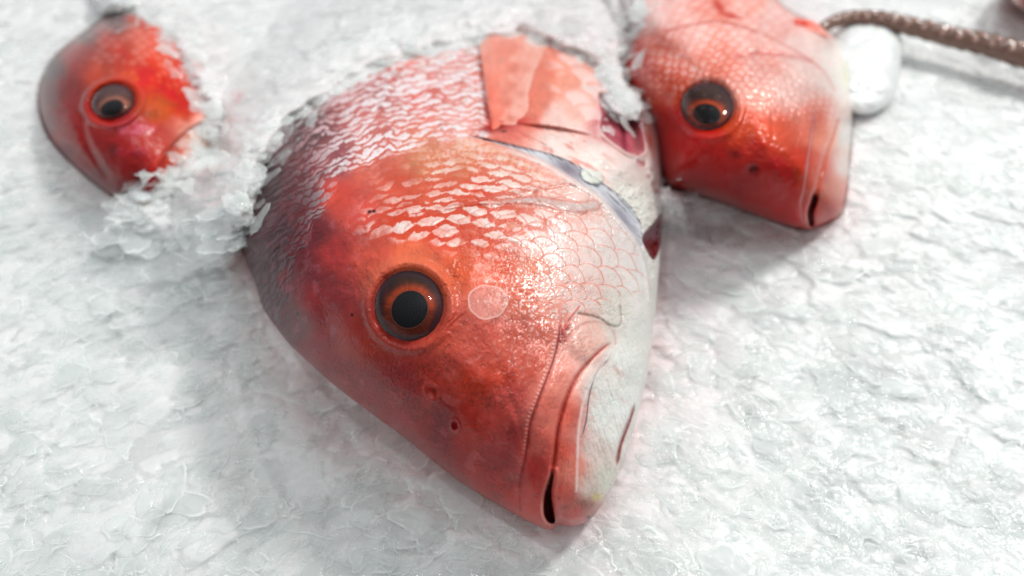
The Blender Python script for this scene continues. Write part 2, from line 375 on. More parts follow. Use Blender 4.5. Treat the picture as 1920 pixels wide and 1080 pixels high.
COLS_W = 0
COLS = [  # silvery cheek, with its lamp highlight painted in as white
 (1000, 470, 244, 206, 196), (1030, 540, 242, 190, 178), (1070, 560, 244, 206, 196), (1090, 500, 246, 222, 214), (980, 445, 240, 180, 166), (1150, 500, 240, 228, 222), (1040, 460, 246, 222, 214), (1180, 460, 238, 230, 226),
 (1075, 690, 240, 170, 156), (1095, 660, 244, 190, 178), (1050, 740, 236, 146, 130), (1035, 800, 232, 130, 114), (1130, 720, 226, 224, 218), (1150, 820, 226, 226, 218), (1120, 850, 222, 204, 196), (1180, 760, 230, 232, 226), (1160, 660, 230, 228, 222),
  # hand-read skin colours, snout shade painted in: x,y,r,g,b
 (620, 470, 196, 66, 62), (680, 400, 222, 92, 80), (640, 360, 226, 88, 72), (600, 560, 178, 62, 62), (560, 520, 150, 60, 66), (700, 470, 214, 92, 74), (780, 470, 236, 118, 84),
 (860, 500, 236, 104, 68), (840, 640, 216, 92, 72), (900, 640, 220, 94, 76), (960, 640, 226, 108, 88), (900, 720, 206, 66, 46), (940, 700, 212, 80, 58), (820, 700, 196, 72, 60),
 (760, 720, 168, 52, 52), (700, 700, 172, 60, 56), (650, 640, 178, 62, 54), (700, 650, 190, 64, 50), (600, 660, 170, 64, 66), (660, 740, 186, 76, 72), (740, 790, 186, 66, 62), (830, 800, 152, 34, 36), (880, 800, 196, 58, 46),
 (920, 780, 208, 76, 64), (860, 860, 176, 50, 48), (930, 860, 172, 52, 50), (960, 820, 188, 72, 66), (900, 900, 196, 66, 58), (950, 940, 206, 76, 64), (1000, 960, 214, 88, 76),
 (1010, 880, 196, 66, 60), (1020, 820, 220, 104, 90), (1030, 760, 226, 120, 104), (1060, 700, 232, 140, 124), (1090, 650, 240, 176, 160), (1120, 630, 240, 190, 176),
 (1070, 780, 226, 110, 92), (1060, 850, 228, 104, 86), (1065, 920, 214, 96, 82), (1080, 965, 216, 104, 96), (1110, 960, 205, 120, 108), (1080, 880, 226, 128, 110),
 (1110, 690, 226, 200, 190), (1125, 780, 226, 228, 222), (1130, 850, 208, 190, 182), (1110, 910, 206, 188, 178), (1140, 900, 206, 206, 192), (1160, 760, 228, 230, 224), (1170, 680, 228, 230, 224),
 (1190, 620, 212, 212, 206), (1200, 560, 222, 218, 212), (1150, 570, 206, 204, 192), (1150, 610, 200, 196, 186), (1210, 500, 232, 228, 224), (1190, 700, 214, 216, 210), (1175, 820, 222, 216, 212),
 (1100, 540, 240, 200, 190), (1050, 520, 242, 184, 170), (1000, 500, 240, 150, 126), (940, 500, 236, 106, 74), (980, 560, 230, 120, 96), (1040, 580, 234, 154, 138), (1010, 620, 226, 118, 100),
 (1000, 680, 216, 96, 76), (960, 740, 204, 84, 74), (900, 460, 236, 110, 80), (820, 430, 226, 86, 62), (760, 420, 222, 84, 62), (1000, 430, 240, 196, 186), (1080, 450, 242, 214, 206), (1140, 460, 236, 222, 216),
 (1050, 400, 236, 200, 190), (950, 400, 236, 150, 130), (1100, 370, 238, 206, 196), (1000, 340, 236, 176, 158), (900, 360, 228, 96, 68), (820, 360, 226, 110, 84), (740, 350, 222, 100, 78),
 (880, 300, 226, 150, 116), (800, 310, 220, 140, 104), (940, 310, 234, 170, 146), (700, 320, 222, 110, 90), (1020, 360, 234, 180, 166),
 (700, 250, 224, 130, 120), (620, 300, 186, 110, 112), (560, 360, 140, 84, 88), (520, 420, 112, 78, 82), (500, 480, 106, 80, 82), (520, 560, 118, 76, 78), (500, 540, 104, 80, 80), (540, 600, 132, 66, 68), (470, 440, 112, 92, 90),
 (580, 430, 136, 44, 50), (560, 470, 132, 44, 50), (800, 180, 226, 120, 108), (860, 230, 232, 160, 150), (700, 170, 214, 120, 114), (840, 120, 226, 150, 142), (560, 260, 132, 108, 106), (500, 350, 104, 90, 88),
 (950, 140, 236, 128, 106), (980, 180, 238, 130, 108), (920, 120, 228, 120, 100), (1060, 150, 240, 160, 138), (1030, 130, 238, 134, 110), (1010, 170, 240, 140, 118), (1000, 205, 240, 140, 120), (1090, 200, 240, 186, 172), (1000, 110, 236, 134, 112), (1040, 220, 240, 200, 190), (960, 222, 224, 110, 100),
 (1050, 270, 236, 214, 206), (1130, 290, 232, 216, 208), (1180, 340, 226, 212, 204), (1210, 390, 216, 214, 206), (1160, 360, 226, 226, 220), (1170, 240, 214, 130, 136), (1150, 220, 204, 92, 104),
]

def grade(c, k=1.0):
    """read colours were seen lit and wet: deepen them, dark tones most, which also paints in shade"""
    l = c.mean(-1, keepdims=True); sat = 1+(0.12 if k == 1 else 0.34)*ss(0.75, 0.35, l)
    c = np.clip(l+(c-l)*sat, 0.002, 1)
    return c*mix(0.64/k, 0.94, ss(0.12, 0.62, l))

def pick(px, py):
    return field(px, py, COLS, 4.2)

def put(col, mask, rgb, a=1.0):
    m = np.clip(mask*a, 0, 1)[..., None]; return col*(1-m)+lin(rgb)*m

def main_detail(px, py):
    n1 = fbm(px/90, py/90, 4, 0); n2 = fbm(px/30, py/30, 4, 2); n3 = fbm(px/9, py/9, 3, 1)
    wx = px+14*n1; wy = py+14*fbm(px/70+5, py/70, 3, 3)
    col = pick(wx, wy); dz = 0.0006*n1+0.00009*n2
    rough = 0.36+0.08*n2; silver = np.zeros(px.shape)
    # blotchy skin tone
    vn = 1-np.abs(fbm(wx/26, wy/34, 4, 3)); vnet = ss(0.93, 0.99, vn)
    blot = 1+0.14*n1+0.15*n2+0.07*n3-0.10*vnet; dz = dz-0.00012*vnet
    col = col*blot[..., None]
    # -------- polar coordinates that follow the scale rows
    cx, cyy = 860, 790
    wob = 7*fbm(px/60, py/60, 3, 4)
    dx, dy = px-cx+wob, py-cyy+7*fbm(px/60+9, py/60, 3, 5)
    rr = np.hypot(dx, dy); th = np.arctan2(dx, -dy)      # 0 = up, + = right
    # region masks
    d_o, s_o, t_o = line_d(px, py, OPERC)
    od = d_o*s_o                                # <0 head side?  (travel left->right, right-of-travel = below in image)
    head = ss(-3, 3, od)                        # 1 on the gill-cover side (below the line)
    d_n, s_n, _ = line_d(px, py, [(500, 660), (528, 600), (545, 540), (556, 500), (575, 450), (600, 415), (612, 370), (630, 335), (660, 318), (740, 290), (830, 262), (850, 258)])
    nape = ss(-12, 14, -d_n*s_n + 12*n2)        # 1 above/left of the line
    nape = np.where(px > 850, 1-head, nape)
    nape = nape*(1-ss(905, 930, px)*1.0*ss(-200, 10, py-60))
    # -------- nape scales
    q, lu, lv, idn = scales(rr, th*480, 13, 34, 1.5, 0.66, 0)
    fade = nape
    le, lid = lens(rr+11*n2+3*n3, th*480+14*n2+7*n3, 10.5, 29, .40, .60, 0)
    pale = ss(1.2, 0.85, le+0.35*n3)
    keep = ss(0.02, 0.25, lid+0.5*n2+0.25*ss(520, 760, px)-0.1)
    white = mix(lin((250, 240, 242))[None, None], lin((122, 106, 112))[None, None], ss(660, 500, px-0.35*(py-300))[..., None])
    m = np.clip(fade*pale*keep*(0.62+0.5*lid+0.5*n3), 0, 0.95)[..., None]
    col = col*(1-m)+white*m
    rim = fade*ss(0.80, 1.0, q)*ss(-0.2, 0.4, lu)
    pass
    dz += fade*(0.00030*ss(1.1, .5, le)+0.00008*n3)
    silver = np.maximum(silver, 0.12*m[..., 0]); rough = mix(rough, 0.30, m[..., 0])
    # long dry streaks on the dark dorsal side
    dors = ss(640, 520, px+0.25*(py-450))*ss(140, 260, py)
    st = fbm((px*0.82-py*0.57)/34, (px*0.57+py*0.82)/7, 3, 2)
    col = col*(1+0.45*(dors*st))[..., None]
    dz += 0.00035*dors*st
    # -------- head scales (upper gill cover and cheek)
    q, lu, lv, idn = scales(rr, th*330, 21, 44, 1.32, 0.64, 3)
    d_c, s_c, _ = line_d(px, py, [(600, 430), (680, 452), (740, 446), (800, 452), (850, 470), (890, 505), (930, 545), (990, 575), (1060, 592), (1110, 590), (1160, 560), (1235, 540)])
    cheek = ss(-14, 16, d_c*-s_c+10*n2)*head*(1-nape)*ss(640, 740, px+0.35*(py-400))
    up = ss(14, -10, line_d(px, py, PREOP)[0]*line_d(px, py, PREOP)[1])   # above pre-opercle ridge
    le, lid = lens(rr+5*n2+2*n3, th*330+5*n2+3*n3, 21, 44, .47, .56, 3)
    abv = ss(6, -10, line_d(px, py, PREOP)[0]*line_d(px, py, PREOP)[1])*ss(640, 700, px)
    le2, lid2 = lens(rr+7*n2+3*n3, th*360+8*n2+4*n3, 13.5, 36, .42, .56, 4)
    le = mix(le, le2, abv); lid = mix(lid, lid2, abv); idn = mix(idn, lid2, abv)
    lens_ = ss(1.10, 0.78, le+0.25*n3)
    ori = ss(1050, 940, px+0.6*(py-430))          # where orange net is strong
    paleC = lin((238, 222, 214))
    keep = ss(0.08, 0.3, lid+0.45*n2)
    # keep the net strongest in the row just under the ridge
    zone1 = gauss(px, py, 860, 425, 190, 55, -3)+0.3*gauss(px, py, 800, 330, 170, 40, -8)+0.5*gauss(px, py, 950, 330, 90, 50)
    m = np.clip(cheek*lens_*keep*np.clip(zone1*1.5+0.7*n2, 0, 1)*(0.62+0.38*idn)*(0.85+0.5*n3), 0, 1)[..., None]
    col = col*(1-m)+paleC*m
    net = cheek*(1-lens_)*np.clip(zone1*1.4, 0, 1)
    col = put(col, net, (222, 78, 50), 0.62)
    silver = np.maximum(silver, 0.1*m[..., 0])
    # fine arcs on the silvery cheek
    zone2 = gauss(px, py, 1060, 480, 150, 95, 35)
    arc = cheek*ss(0.86, 0.97, q)*ss(0.0, 0.4, lu)*np.clip(zone2*1.6+0.25, 0, 1)
    col = put(col, arc, (224, 120, 96), 0.55)
    dz += 0.00035*m[..., 0]*ss(1.1, .3, le)+cheek*(0.00060*np.clip(lu, -1, 1)*ss(1.0, 0.9, q)*np.clip(zone1+zone2*1.3+0.25, 0, 1))
    # silvery skin; sheen and sandy sparkle partly painted as pale colour
    sil = np.clip(gauss(px, py, 1075, 520, 120, 130)+0.9*gauss(px, py, 1110, 430, 110, 90)+0.7*gauss(px, py, 1000, 560, 70, 60)+0.5*gauss(px, py, 880, 290, 130, 35, 15), 0, 1)*head
    gr = fbm(px/4, py/4, 2, 3); gr2 = fbm((px+py)/5, (px-py)/12, 2, 4)
    dz += 0.00006*gr*np.clip(sil+0.2, 0, 1)+0.00005*gr2*sil
    silver = np.maximum(silver, 0.22*sil*ss(-0.2, 0.5, gr+n2)); rough = mix(rough, 0.27, sil)
    col = put(col, sil*ss(0.05, 0.5, gr+0.5*n2), (246, 230, 224), 0.7)
    # pale flecks down the cheek
    fl = ss(0.42, 0.62, fbm(px/3.2, py/3.2, 2, 5)+0.35*n2)*gauss(px, py, 1000, 660, 85, 90)
    col = put(col, fl, (240, 190, 176), 0.55); dz += 0.00012*fl
    # -------- pre-opercle ridge
    d, s_, t = line_d(px, py, PREOP)
    body_ = ss(0.2, 0.5, t); tw = 3+6*ss(0.55, 0.9, t)
    dz += 0.0006*np.exp(-(d/(tw+2))**2)*body_-0.0003*np.exp(-((d-tw*1.6)/4)**2)*(s_ > 0)*body_
    hat = 0.5+0.5*np.sin(t*620)
    col = put(col, np.exp(-(d/tw)**2)*ss(0.55, 0.7, t), (196, 182, 178), 0.6+0.2*hat)
    col = put(col, np.exp(-((d-tw)/2.2)**2)*body_, (214, 110, 92), 0.45)
    # second faint ridge up to the notch
    d, s_, t = line_d(px, py, [(900, 372), (960, 365), (1020, 352), (1060, 345), (1081, 341)])
    dz += 0.0008*np.exp(-(d/5)**2); col = put(col, np.exp(-(d/2.2)**2), (206, 120, 104), 0.5)
    d, s_, t = line_d(px, py, [(1005, 356), (1004, 368), (1012, 378)])
    col = put(col, np.exp(-(d/2.5)**2), (206, 120, 104), 0.5); dz -= 0.0005*np.exp(-(d/3)**2)
    # knobbly upper edge of gill cover
    d, s_, t = line_d(px, py, [(868, 268), (905, 276), (940, 292), (975, 306), (1010, 322)])
    kn = np.exp(-(d/8)**2)*(0.5+0.5*np.sin(t*70)); dz += 0.0007*kn; col = put(col, kn, (238, 196, 170), 0.5)
    # -------- gill slit: groove under the free edge of the cover
    sd = poly_sd(px, py, SLIT); slit = ss(-1.5, 3.5, sd)
    dz -= 0.0018*ss(-1, 20, sd)+0.0007*slit
    col = put(col, slit, (202, 203, 208), 1.0)
    ribs = fbm((px-py)/3.5, (px+py)/40, 3, 1)
    col = np.where(slit[..., None] > 0.3, col*(1+0.35*ribs[..., None]), col); dz += 0.0004*ribs*slit
    col = put(col, slit*gauss(px, py, 1065, 318, 34, 16, 28), (130, 116, 132), 0.8)
    col = put(col, slit*gauss(px, py, 1166, 408, 14, 36, -36), (130, 130, 150), 0.6)
    # free edge of gill cover: pale lip
    tt = ss(0.05, 0.3, t_o); lip = np.exp(-((od-5)/4.5)**2)*ss(0.12, 0.3, t_o)
    dz += 0.0010*lip+0.0016*ss(-1, 3, od)*ss(60, 4, od)*ss(0.1, 0.3, t_o); col = put(col, lip, (238, 232, 228), 0.6)
    # pale oval lobe in the slit
    e = ell(px, py, 1110, 330, 24, 15, 18); lob = ss(1.05, 0.85, e)
    dz += lob*(0.0014+0.0007*np.sqrt(np.clip(1-e*e, 0, 1))); col = put(col, lob, (222, 224, 214)); silver = silver*(1-lob)
    # -------- shoulder lobe (white collar behind the slit)
    d, s_, t = line_d(px, py, SHOULD); c_d = d*s_            # + below line
    collar = (1-head)*ss(-2, 4, c_d)*(1-slit)
    wr = fbm((px*0.86+py*0.5)/26, (px*0.5-py*0.86)/5, 3, 0)
    dz += collar*(0.0022*np.exp(-((c_d-22)/20)**2)+0.00045*wr)
    vein = ss(0.16, 0.45, fbm((px*0.9+py*0.45)/30, (px*0.45-py*0.9)/8, 3, 2))*collar*ss(1180, 1100, px)
    col = put(col, vein, (222, 110, 92), 0.55)
    bub = collar*ss(1120, 1160, px)*ss(330, 360, py)
    dz += bub*0.0009*fbm(px/9, py/9, 2, 2); col = put(col, bub, (226, 226, 216), 0.6)
    dz -= 0.0007*np.exp(-(c_d/4.5)**2)*(1-head)*ss(0.05, 0.15, t)
    col = put(col, np.exp(-(c_d/3)**2)*(1-head)*ss(0.7, 0.5, t)*ss(0.05, 0.15, t), (214, 130, 116), 0.45)
    # maroon corner under the collar
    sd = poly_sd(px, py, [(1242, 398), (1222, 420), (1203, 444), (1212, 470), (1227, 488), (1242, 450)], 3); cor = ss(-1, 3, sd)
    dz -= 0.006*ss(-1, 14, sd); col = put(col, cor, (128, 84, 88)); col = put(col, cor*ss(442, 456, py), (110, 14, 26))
    dz += cor*ss(450, 458, py)*0.0012*fbm(px/6, py/6, 2, 1)
    # -------- belly bulge with orange mottling, pectoral base
    bel = (1-head)*(1-ss(-3, 3, c_d))*ss(925, 960, px)
    bl = ell(px, py, 1050, 190, 95, 95, 20)
    dz += bel*0.0045*ss(1.25, 0.3, bl)
    q, lu, lv, idn = scales(rr, th*300, 22, 30, 1.3, 0.6, 5)
    m = (bel*ss(0.95, 0.6, q)*ss(0.3, 0.6, idn+0.3*n2)*ss(1010, 1060, px))[..., None]; col = col*(1-0.45*m)+lin((240, 230, 226))*0.45*m
    # pink cavity
    cav_p = [(1122, 172), (1127, 215), (1127, 248), (1165, 280), (1188, 291), (1210, 285), (1205, 245), (1196, 212), (1168, 185)]
    sd = poly_sd(px, py, cav_p, 3); cav = ss(-1, 4, sd)
    dz -= 0.011*ss(-2, 16, sd); fold = np.exp(-(line_d(px, py, [(1165, 200), (1168, 240), (1172, 285)])[0]/5)**2)
    col = put(col, cav, (206, 112, 124)); col = put(col, cav*fold, (150, 44, 62), 0.8); dz -= 0.002*cav*fold
    col = put(col, cav*ss(1180, 1205, px), (226, 172, 172), 0.6)
    sd = np.abs(poly_sd(px, py, cav_p, 3)); dz += 0.0015*np.exp(-(sd/5)**2); col = put(col, np.exp(-((sd-2)/4)**2)*(1-cav), (244, 226, 222), 0.25)
    # strip right of the cavity
    sd = poly_sd(px, py, [(1205, 200), (1222, 218), (1236, 260), (1238, 310), (1228, 300), (1212, 260)], 3)
    col = put(col, ss(-2, 4, sd), (236, 206, 198), 0.9); col = put(col, gauss(px, py, 1219, 262, 4, 22, -12), (230, 96, 66), 0.9)
    d, s_, t = line_d(px, py, [(1190, 290), (1215, 320), (1232, 350), (1239, 395)])
    rag = np.exp(-(d/9)**2); dz -= 0.0012*rag*(0.5+n3); col = put(col, rag*ss(-0.1, 0.3, n3), (176, 70, 80), 0.7)
    # -------- fin pit blood
    pit = gauss(px, py, 930, 239, 20, 7, -10); dz -= 0.003*pit; col = put(col, gauss(px, py, 932, 238, 30, 7, -8)*1.4, (206, 40, 30), 0.9); col = put(col, pit*1.2, (110, 24, 24), 0.9)
    col = put(col, gauss(px, py, 914, 215, 5, 32, -10), (226, 64, 44), 0.85); col = put(col, gauss(px, py, 965, 228, 34, 5, -8), (232, 70, 54), 0.7)
    # -------- folds of the mouth
    d, s_, t = line_d(px, py, CHEEKL); a = ss(0.0, 0.05, t)*mix(1.0, 0.55, ss(0.7, 0.9, t)); c = d*s_
    right = (c < 0)*1.0
    dz += 0.0009*ss(-2, 2, c)*ss(60, 3, c)*a            # cheek plate stands proud of lip band
    dz -= 0.0004*np.exp(-((c+2.5)/3.6)**2)*a
    ser = 0.5+0.5*np.sin(t*330); dz += 0.00028*np.exp(-((c-4)/3.5)**2)*(ser-.3)*a*ss(0.8, 0.4, t)
    col = put(col, np.exp(-((c-4)/3.0)**2)*ser*ss(0.85, 0.4, t), (238, 190, 180), 0.55)
    col = put(col, np.exp(-((c+1.5)/2.4)**2)*a, (176, 66, 66), 0.8)
    d, s_, t = line_d(px, py, LIPG); a = ss(0.0, 0.06, t); c2 = d*s_
    dz -= 0.0009*np.exp(-(c2/4.0)**2)*a; dz += 0.0009*ss(0, 8, c2)*ss(60, 16, c2)*ss(1160, 1120, px)*a*ss(3, -3, -c2)
    dz += 0.0009*np.exp(-((-c2-18)/16)**2)*a
    col = put(col, np.exp(-(c2/2.6)**2)*a, (196, 78, 66), 0.8)
    dc = line_d(px, py, CHEEKL)[0]; bw = dc/(dc+np.abs(c2)+1e-3)
    inb = (c < 0)*(c2 < 0)*ss(620, 700, py); dz += 0.0017*np.sin(np.pi*bw)**0.8*inb
    dj = line_d(px, py, JAWW)[0]; bw2 = np.abs(c2)/(np.abs(c2)+dj+1e-3); inj = (c2 > 0)*(px < 1100+0.25*(760-py))*ss(660, 740, py)*ss(985, 930, py); dz += 0.0012*np.sin(np.pi*bw2)*inj*ss(70, 30, np.abs(c2))
    # rounded end of the lip band
    e = ell(px, py, 1108, 640, 48, 44, 30); dz += 0.0022*ss(1.15, 0.5, e)
    d, s_, t = line_d(px, py, [(1060, 640), (1075, 622), (1100, 606), (1130, 606), (1150, 622), (1154, 645)]); dz -= 0.0007*np.exp(-(d/3.2)**2); col = put(col, np.exp(-(d/2)**2), (206, 150, 140), 0.5)
    # raw tissue at the top of the fold
    raw = gauss(px, py, 1056, 632, 9, 16, 15)+0.8*gauss(px, py, 1066, 612, 12, 6, -30); dz += 0.0010*raw*(0.4+n3); col = put(col, raw*(0.6+0.6*n3), (176, 56, 64), 0.85)
    d, s_, t = line_d(px, py, [(1056, 618), (1066, 600), (1078, 585), (1086, 575)]); col = put(col, np.exp(-(d/2)**2), (214, 80, 70), 0.7)
    # jaw lines
    d, s_, t = line_d(px, py, JAWL); col = put(col, np.exp(-(d/1.9)**2)*ss(0, .1, t)*ss(1, .9, t), (112, 96, 104), 0.75); dz -= 0.0005*np.exp(-(d/3)**2)*ss(0, .2, t)*ss(1, .8, t)
    d, s_, t = line_d(px, py, JAWW); dz += 0.0003*np.exp(-(d/6)**2); col = put(col, np.exp(-(d/2.4)**2), (244, 232, 228), 0.6)
    d, s_, t = line_d(px, py, CHINS); a = ss(0, .15, t)*ss(1, .85, t); dz -= 0.0022*np.exp(-(d/(4.5*a+.5))**2)*a; col = put(col, np.exp(-(d/(3.6*a+.4))**2)*a, (150, 50, 44), 0.95)
    d, s_, t = line_d(px, py, [(1204, 700), (1198, 740), (1182, 800), (1168, 850), (1160, 890)]); dz += 0.0010*np.exp(-(d/4)**2)
    jaw = ss(0, 8, c2*1.0)*ss(1075, 1100, px+0.25*(900-py)*0.3)
    jz = gauss(px, py, 1150, 760, 48, 190, 10)
    jst = fbm((px*0.96-py*0.28)/7, (px*0.28+py*0.96)/38, 3, 1)
    dz += 0.0005*jz*jst+0.00025*jz*n3; silver = np.maximum(silver, 0.22*jz*ss(-0.3, 0.5, jst)); rough = mix(rough, 0.14, 0.9*jz)
    col = col*(1-0.10*(jz*ss(0.0, 0.6, n2))[..., None])
    col = mix(col, np.minimum(col*1.15, 0.9), jz[..., None])
    # membrane at jaw hinge
    e = gauss(px, py, 1150, 580, 38, 22, 20); dz += 0.0005*e*fbm(px/12, py/8, 3, 5); d, _, t = line_d(px, py, [(1085, 588), (1120, 596), (1148, 612), (1165, 606), (1162, 575)]); dz -= 0.0010*np.exp(-(d/3)**2)
    col = put(col, np.exp(-(d/2)**2), (160, 150, 140), 0.5)
    # chin marks
    col = put(col, gauss(px, py, 1120, 932, 9, 8), (214, 196, 110), 0.8); col = put(col, gauss(px, py, 1104, 970, 3, 2.5)*2, (28, 20, 18), 1)
    col = put(col, gauss(px, py, 1100, 945, 24, 12, 20), (120, 84, 70), 0.5); col = put(col, gauss(px, py, 1060, 950, 8, 5), (120, 84, 60), 0.4)
    # mouth opening
    sd = poly_sd(px, py, MOUTH, 3); mo = ss(-1.0, 2.0, sd); dz -= 0.007*ss(-1, 9, sd); col = put(col, mo, (92, 20, 22))
    col = put(col, np.exp(-((sd+3)/2.5)**2)*(px < 1032), (238, 170, 156), 0.6); dz += 0.0008*np.exp(-((sd+6)/4)**2)
    # -------- nostrils
    e = ell(px, py, 810, 735, 13, 9, 55); dz -= 0.0011*ss(1.1, 0.2, e); dz += 0.0005*np.exp(-((e-1.35)/0.3)**2); col = put(col, ss(1.1, 0.5, ell(px, py, 816, 731, 6, 8, 55)), (120, 40, 34), 0.8)
    col = put(col, ss(1.0, 0.6, ell(px, py, 806, 740, 11, 5, 55)), (224, 130, 120), 0.6)
    e = ell(px, py, 853, 798, 7, 10, -20); dz += 0.0009*np.exp(-((e-1.1)/0.35)**2)-0.0008*ss(0.9, 0.2, e); col = put(col, ss(1.5, 0.9, e), (170, 48, 54), 0.6); col = put(col, np.exp(-((e-1)/0.2)**2)*(px > 853), (210, 110, 110), 0.5)
    # -------- eye socket
    e = ell(px, py, 767, 573, 69, 71, 0); dz -= 0.0042*ss(1.06, 0.72, e); dz += 0.0012*np.exp(-((e-1.16)/0.12)**2)
    col = put(col, np.exp(-((e-1.22)/0.18)**2)*ss(600, 480, py), (232, 120, 88), 0.6)
    fanr = np.arctan2(py-573, px-767); wrk = fbm(fanr*7+2*n1, e*3+n2*2, 3, 2)*ss(1.0, 1.15, e)*ss(1.9, 1.25, e); dz += 0.00018*wrk; rough -= 0.08*ss(1.0, 1.1, e)*ss(1.5, 1.2, e)
    # wet streaks between eye and nose
    d = gauss(px, py, 840, 610, 60, 22, -42); dz += 0.0005*d*fbm((px*0.74-py*0.67)/30, (px*0.67+py*0.74)/3.2, 2, 3)
    d = gauss(px, py, 848, 520, 20, 60, 35); dz += 0.0004*d*fbm(px/5, py/5, 2, 0)
    # black specks
    for x, y, a, b in ((693, 397, 3.2, 2.4), (701, 396, 3, 2.4), (945, 246, 5, 1.6), (660, 590, 2, 3), (558, 588, 2, 3)):
        col = put(col, gauss(px, py, x, y, a, b)*1.8, (26, 14, 16), 0.9)
    # bony ridges: brow, cheekbone, snout keel
    for pts, amp, wd in (([(640, 640), (690, 690), (760, 740), (850, 770), (920, 850)], 0.0016, 26), ([(830, 640), (880, 690), (930, 760), (960, 830)], 0.0012, 22),
                         ([(650, 420), (720, 450), (800, 462), (870, 500), (900, 560)], 0.0012, 20), ([(600, 500), (610, 590), (640, 680), (720, 760)], -0.0014, 24)):
        d, _, t = line_d(px, py, pts); dz += amp*np.exp(-(d/wd)**2)*np.sin(np.pi*np.clip(t, 0, 1))*ss(1.05, 1.45, e)
    scu = ss(0.30, 0.55, fbm((px+py)/50, (px-py)/22, 4, 1))*ss(640, 700, py); col = put(col, scu, (226, 130, 116), 0.25)
    # wrinkled forehead
    fh = gauss(px, py, 650, 500, 80, 90); dz += fh*0.00055*fbm(px/22, py/26, 4, 5); col = col*(1+0.20*fh*fbm(px/12, py/16, 3, 4))[..., None]
    pl = ss(0.25, 0.6, fbm(px/16+4, py/20, 4, 2))*ss(760, 640, px)*ss(330, 420, py)*ss(700, 600, py)
    col = put(col, pl, (196, 120, 128), 0.35)
    # snout: fine grain, darker red patches, freckles
    sn = ss(640, 700, py)*ss(1000, 960, px)
    pa = ss(0.1, 0.5, fbm(px/40+3, py/40, 4, 1)); col = put(col, sn*pa, (186, 44, 26), 0.40)
    gr = fbm((px+py*0.6)/5, (py-px*0.6)/8, 2, 2); col = col*(1+0.10*sn*gr)[..., None]; dz += 0.00010*gr*ss(600, 660, py)
    fr = ss(0.62, 0.75, vnoise(px/4, py/4, 3)*vnoise(px/30, py/30, 1)*1.5)*sn; col = put(col, fr, (90, 20, 20), 0.3)
    col = col*(1+ss(0.22, 0.06, col[..., 2:3])*np.array([0.0, 0.05, 0.15])); lf_ = ss(620, 500, px+0.30*(py-500)); col = col*(1-lf_[..., None]*np.array([0.25, 0.48, 0.46])); rough = rough+0.16*lf_  # left flank darkened in the colour to offset pale reflections off the ice
    col = grade(col)
    return dz, np.clip(col, 0.003, 0.92), np.clip(rough, 0.12, 0.7), np.clip(silver, 0, 0.6)

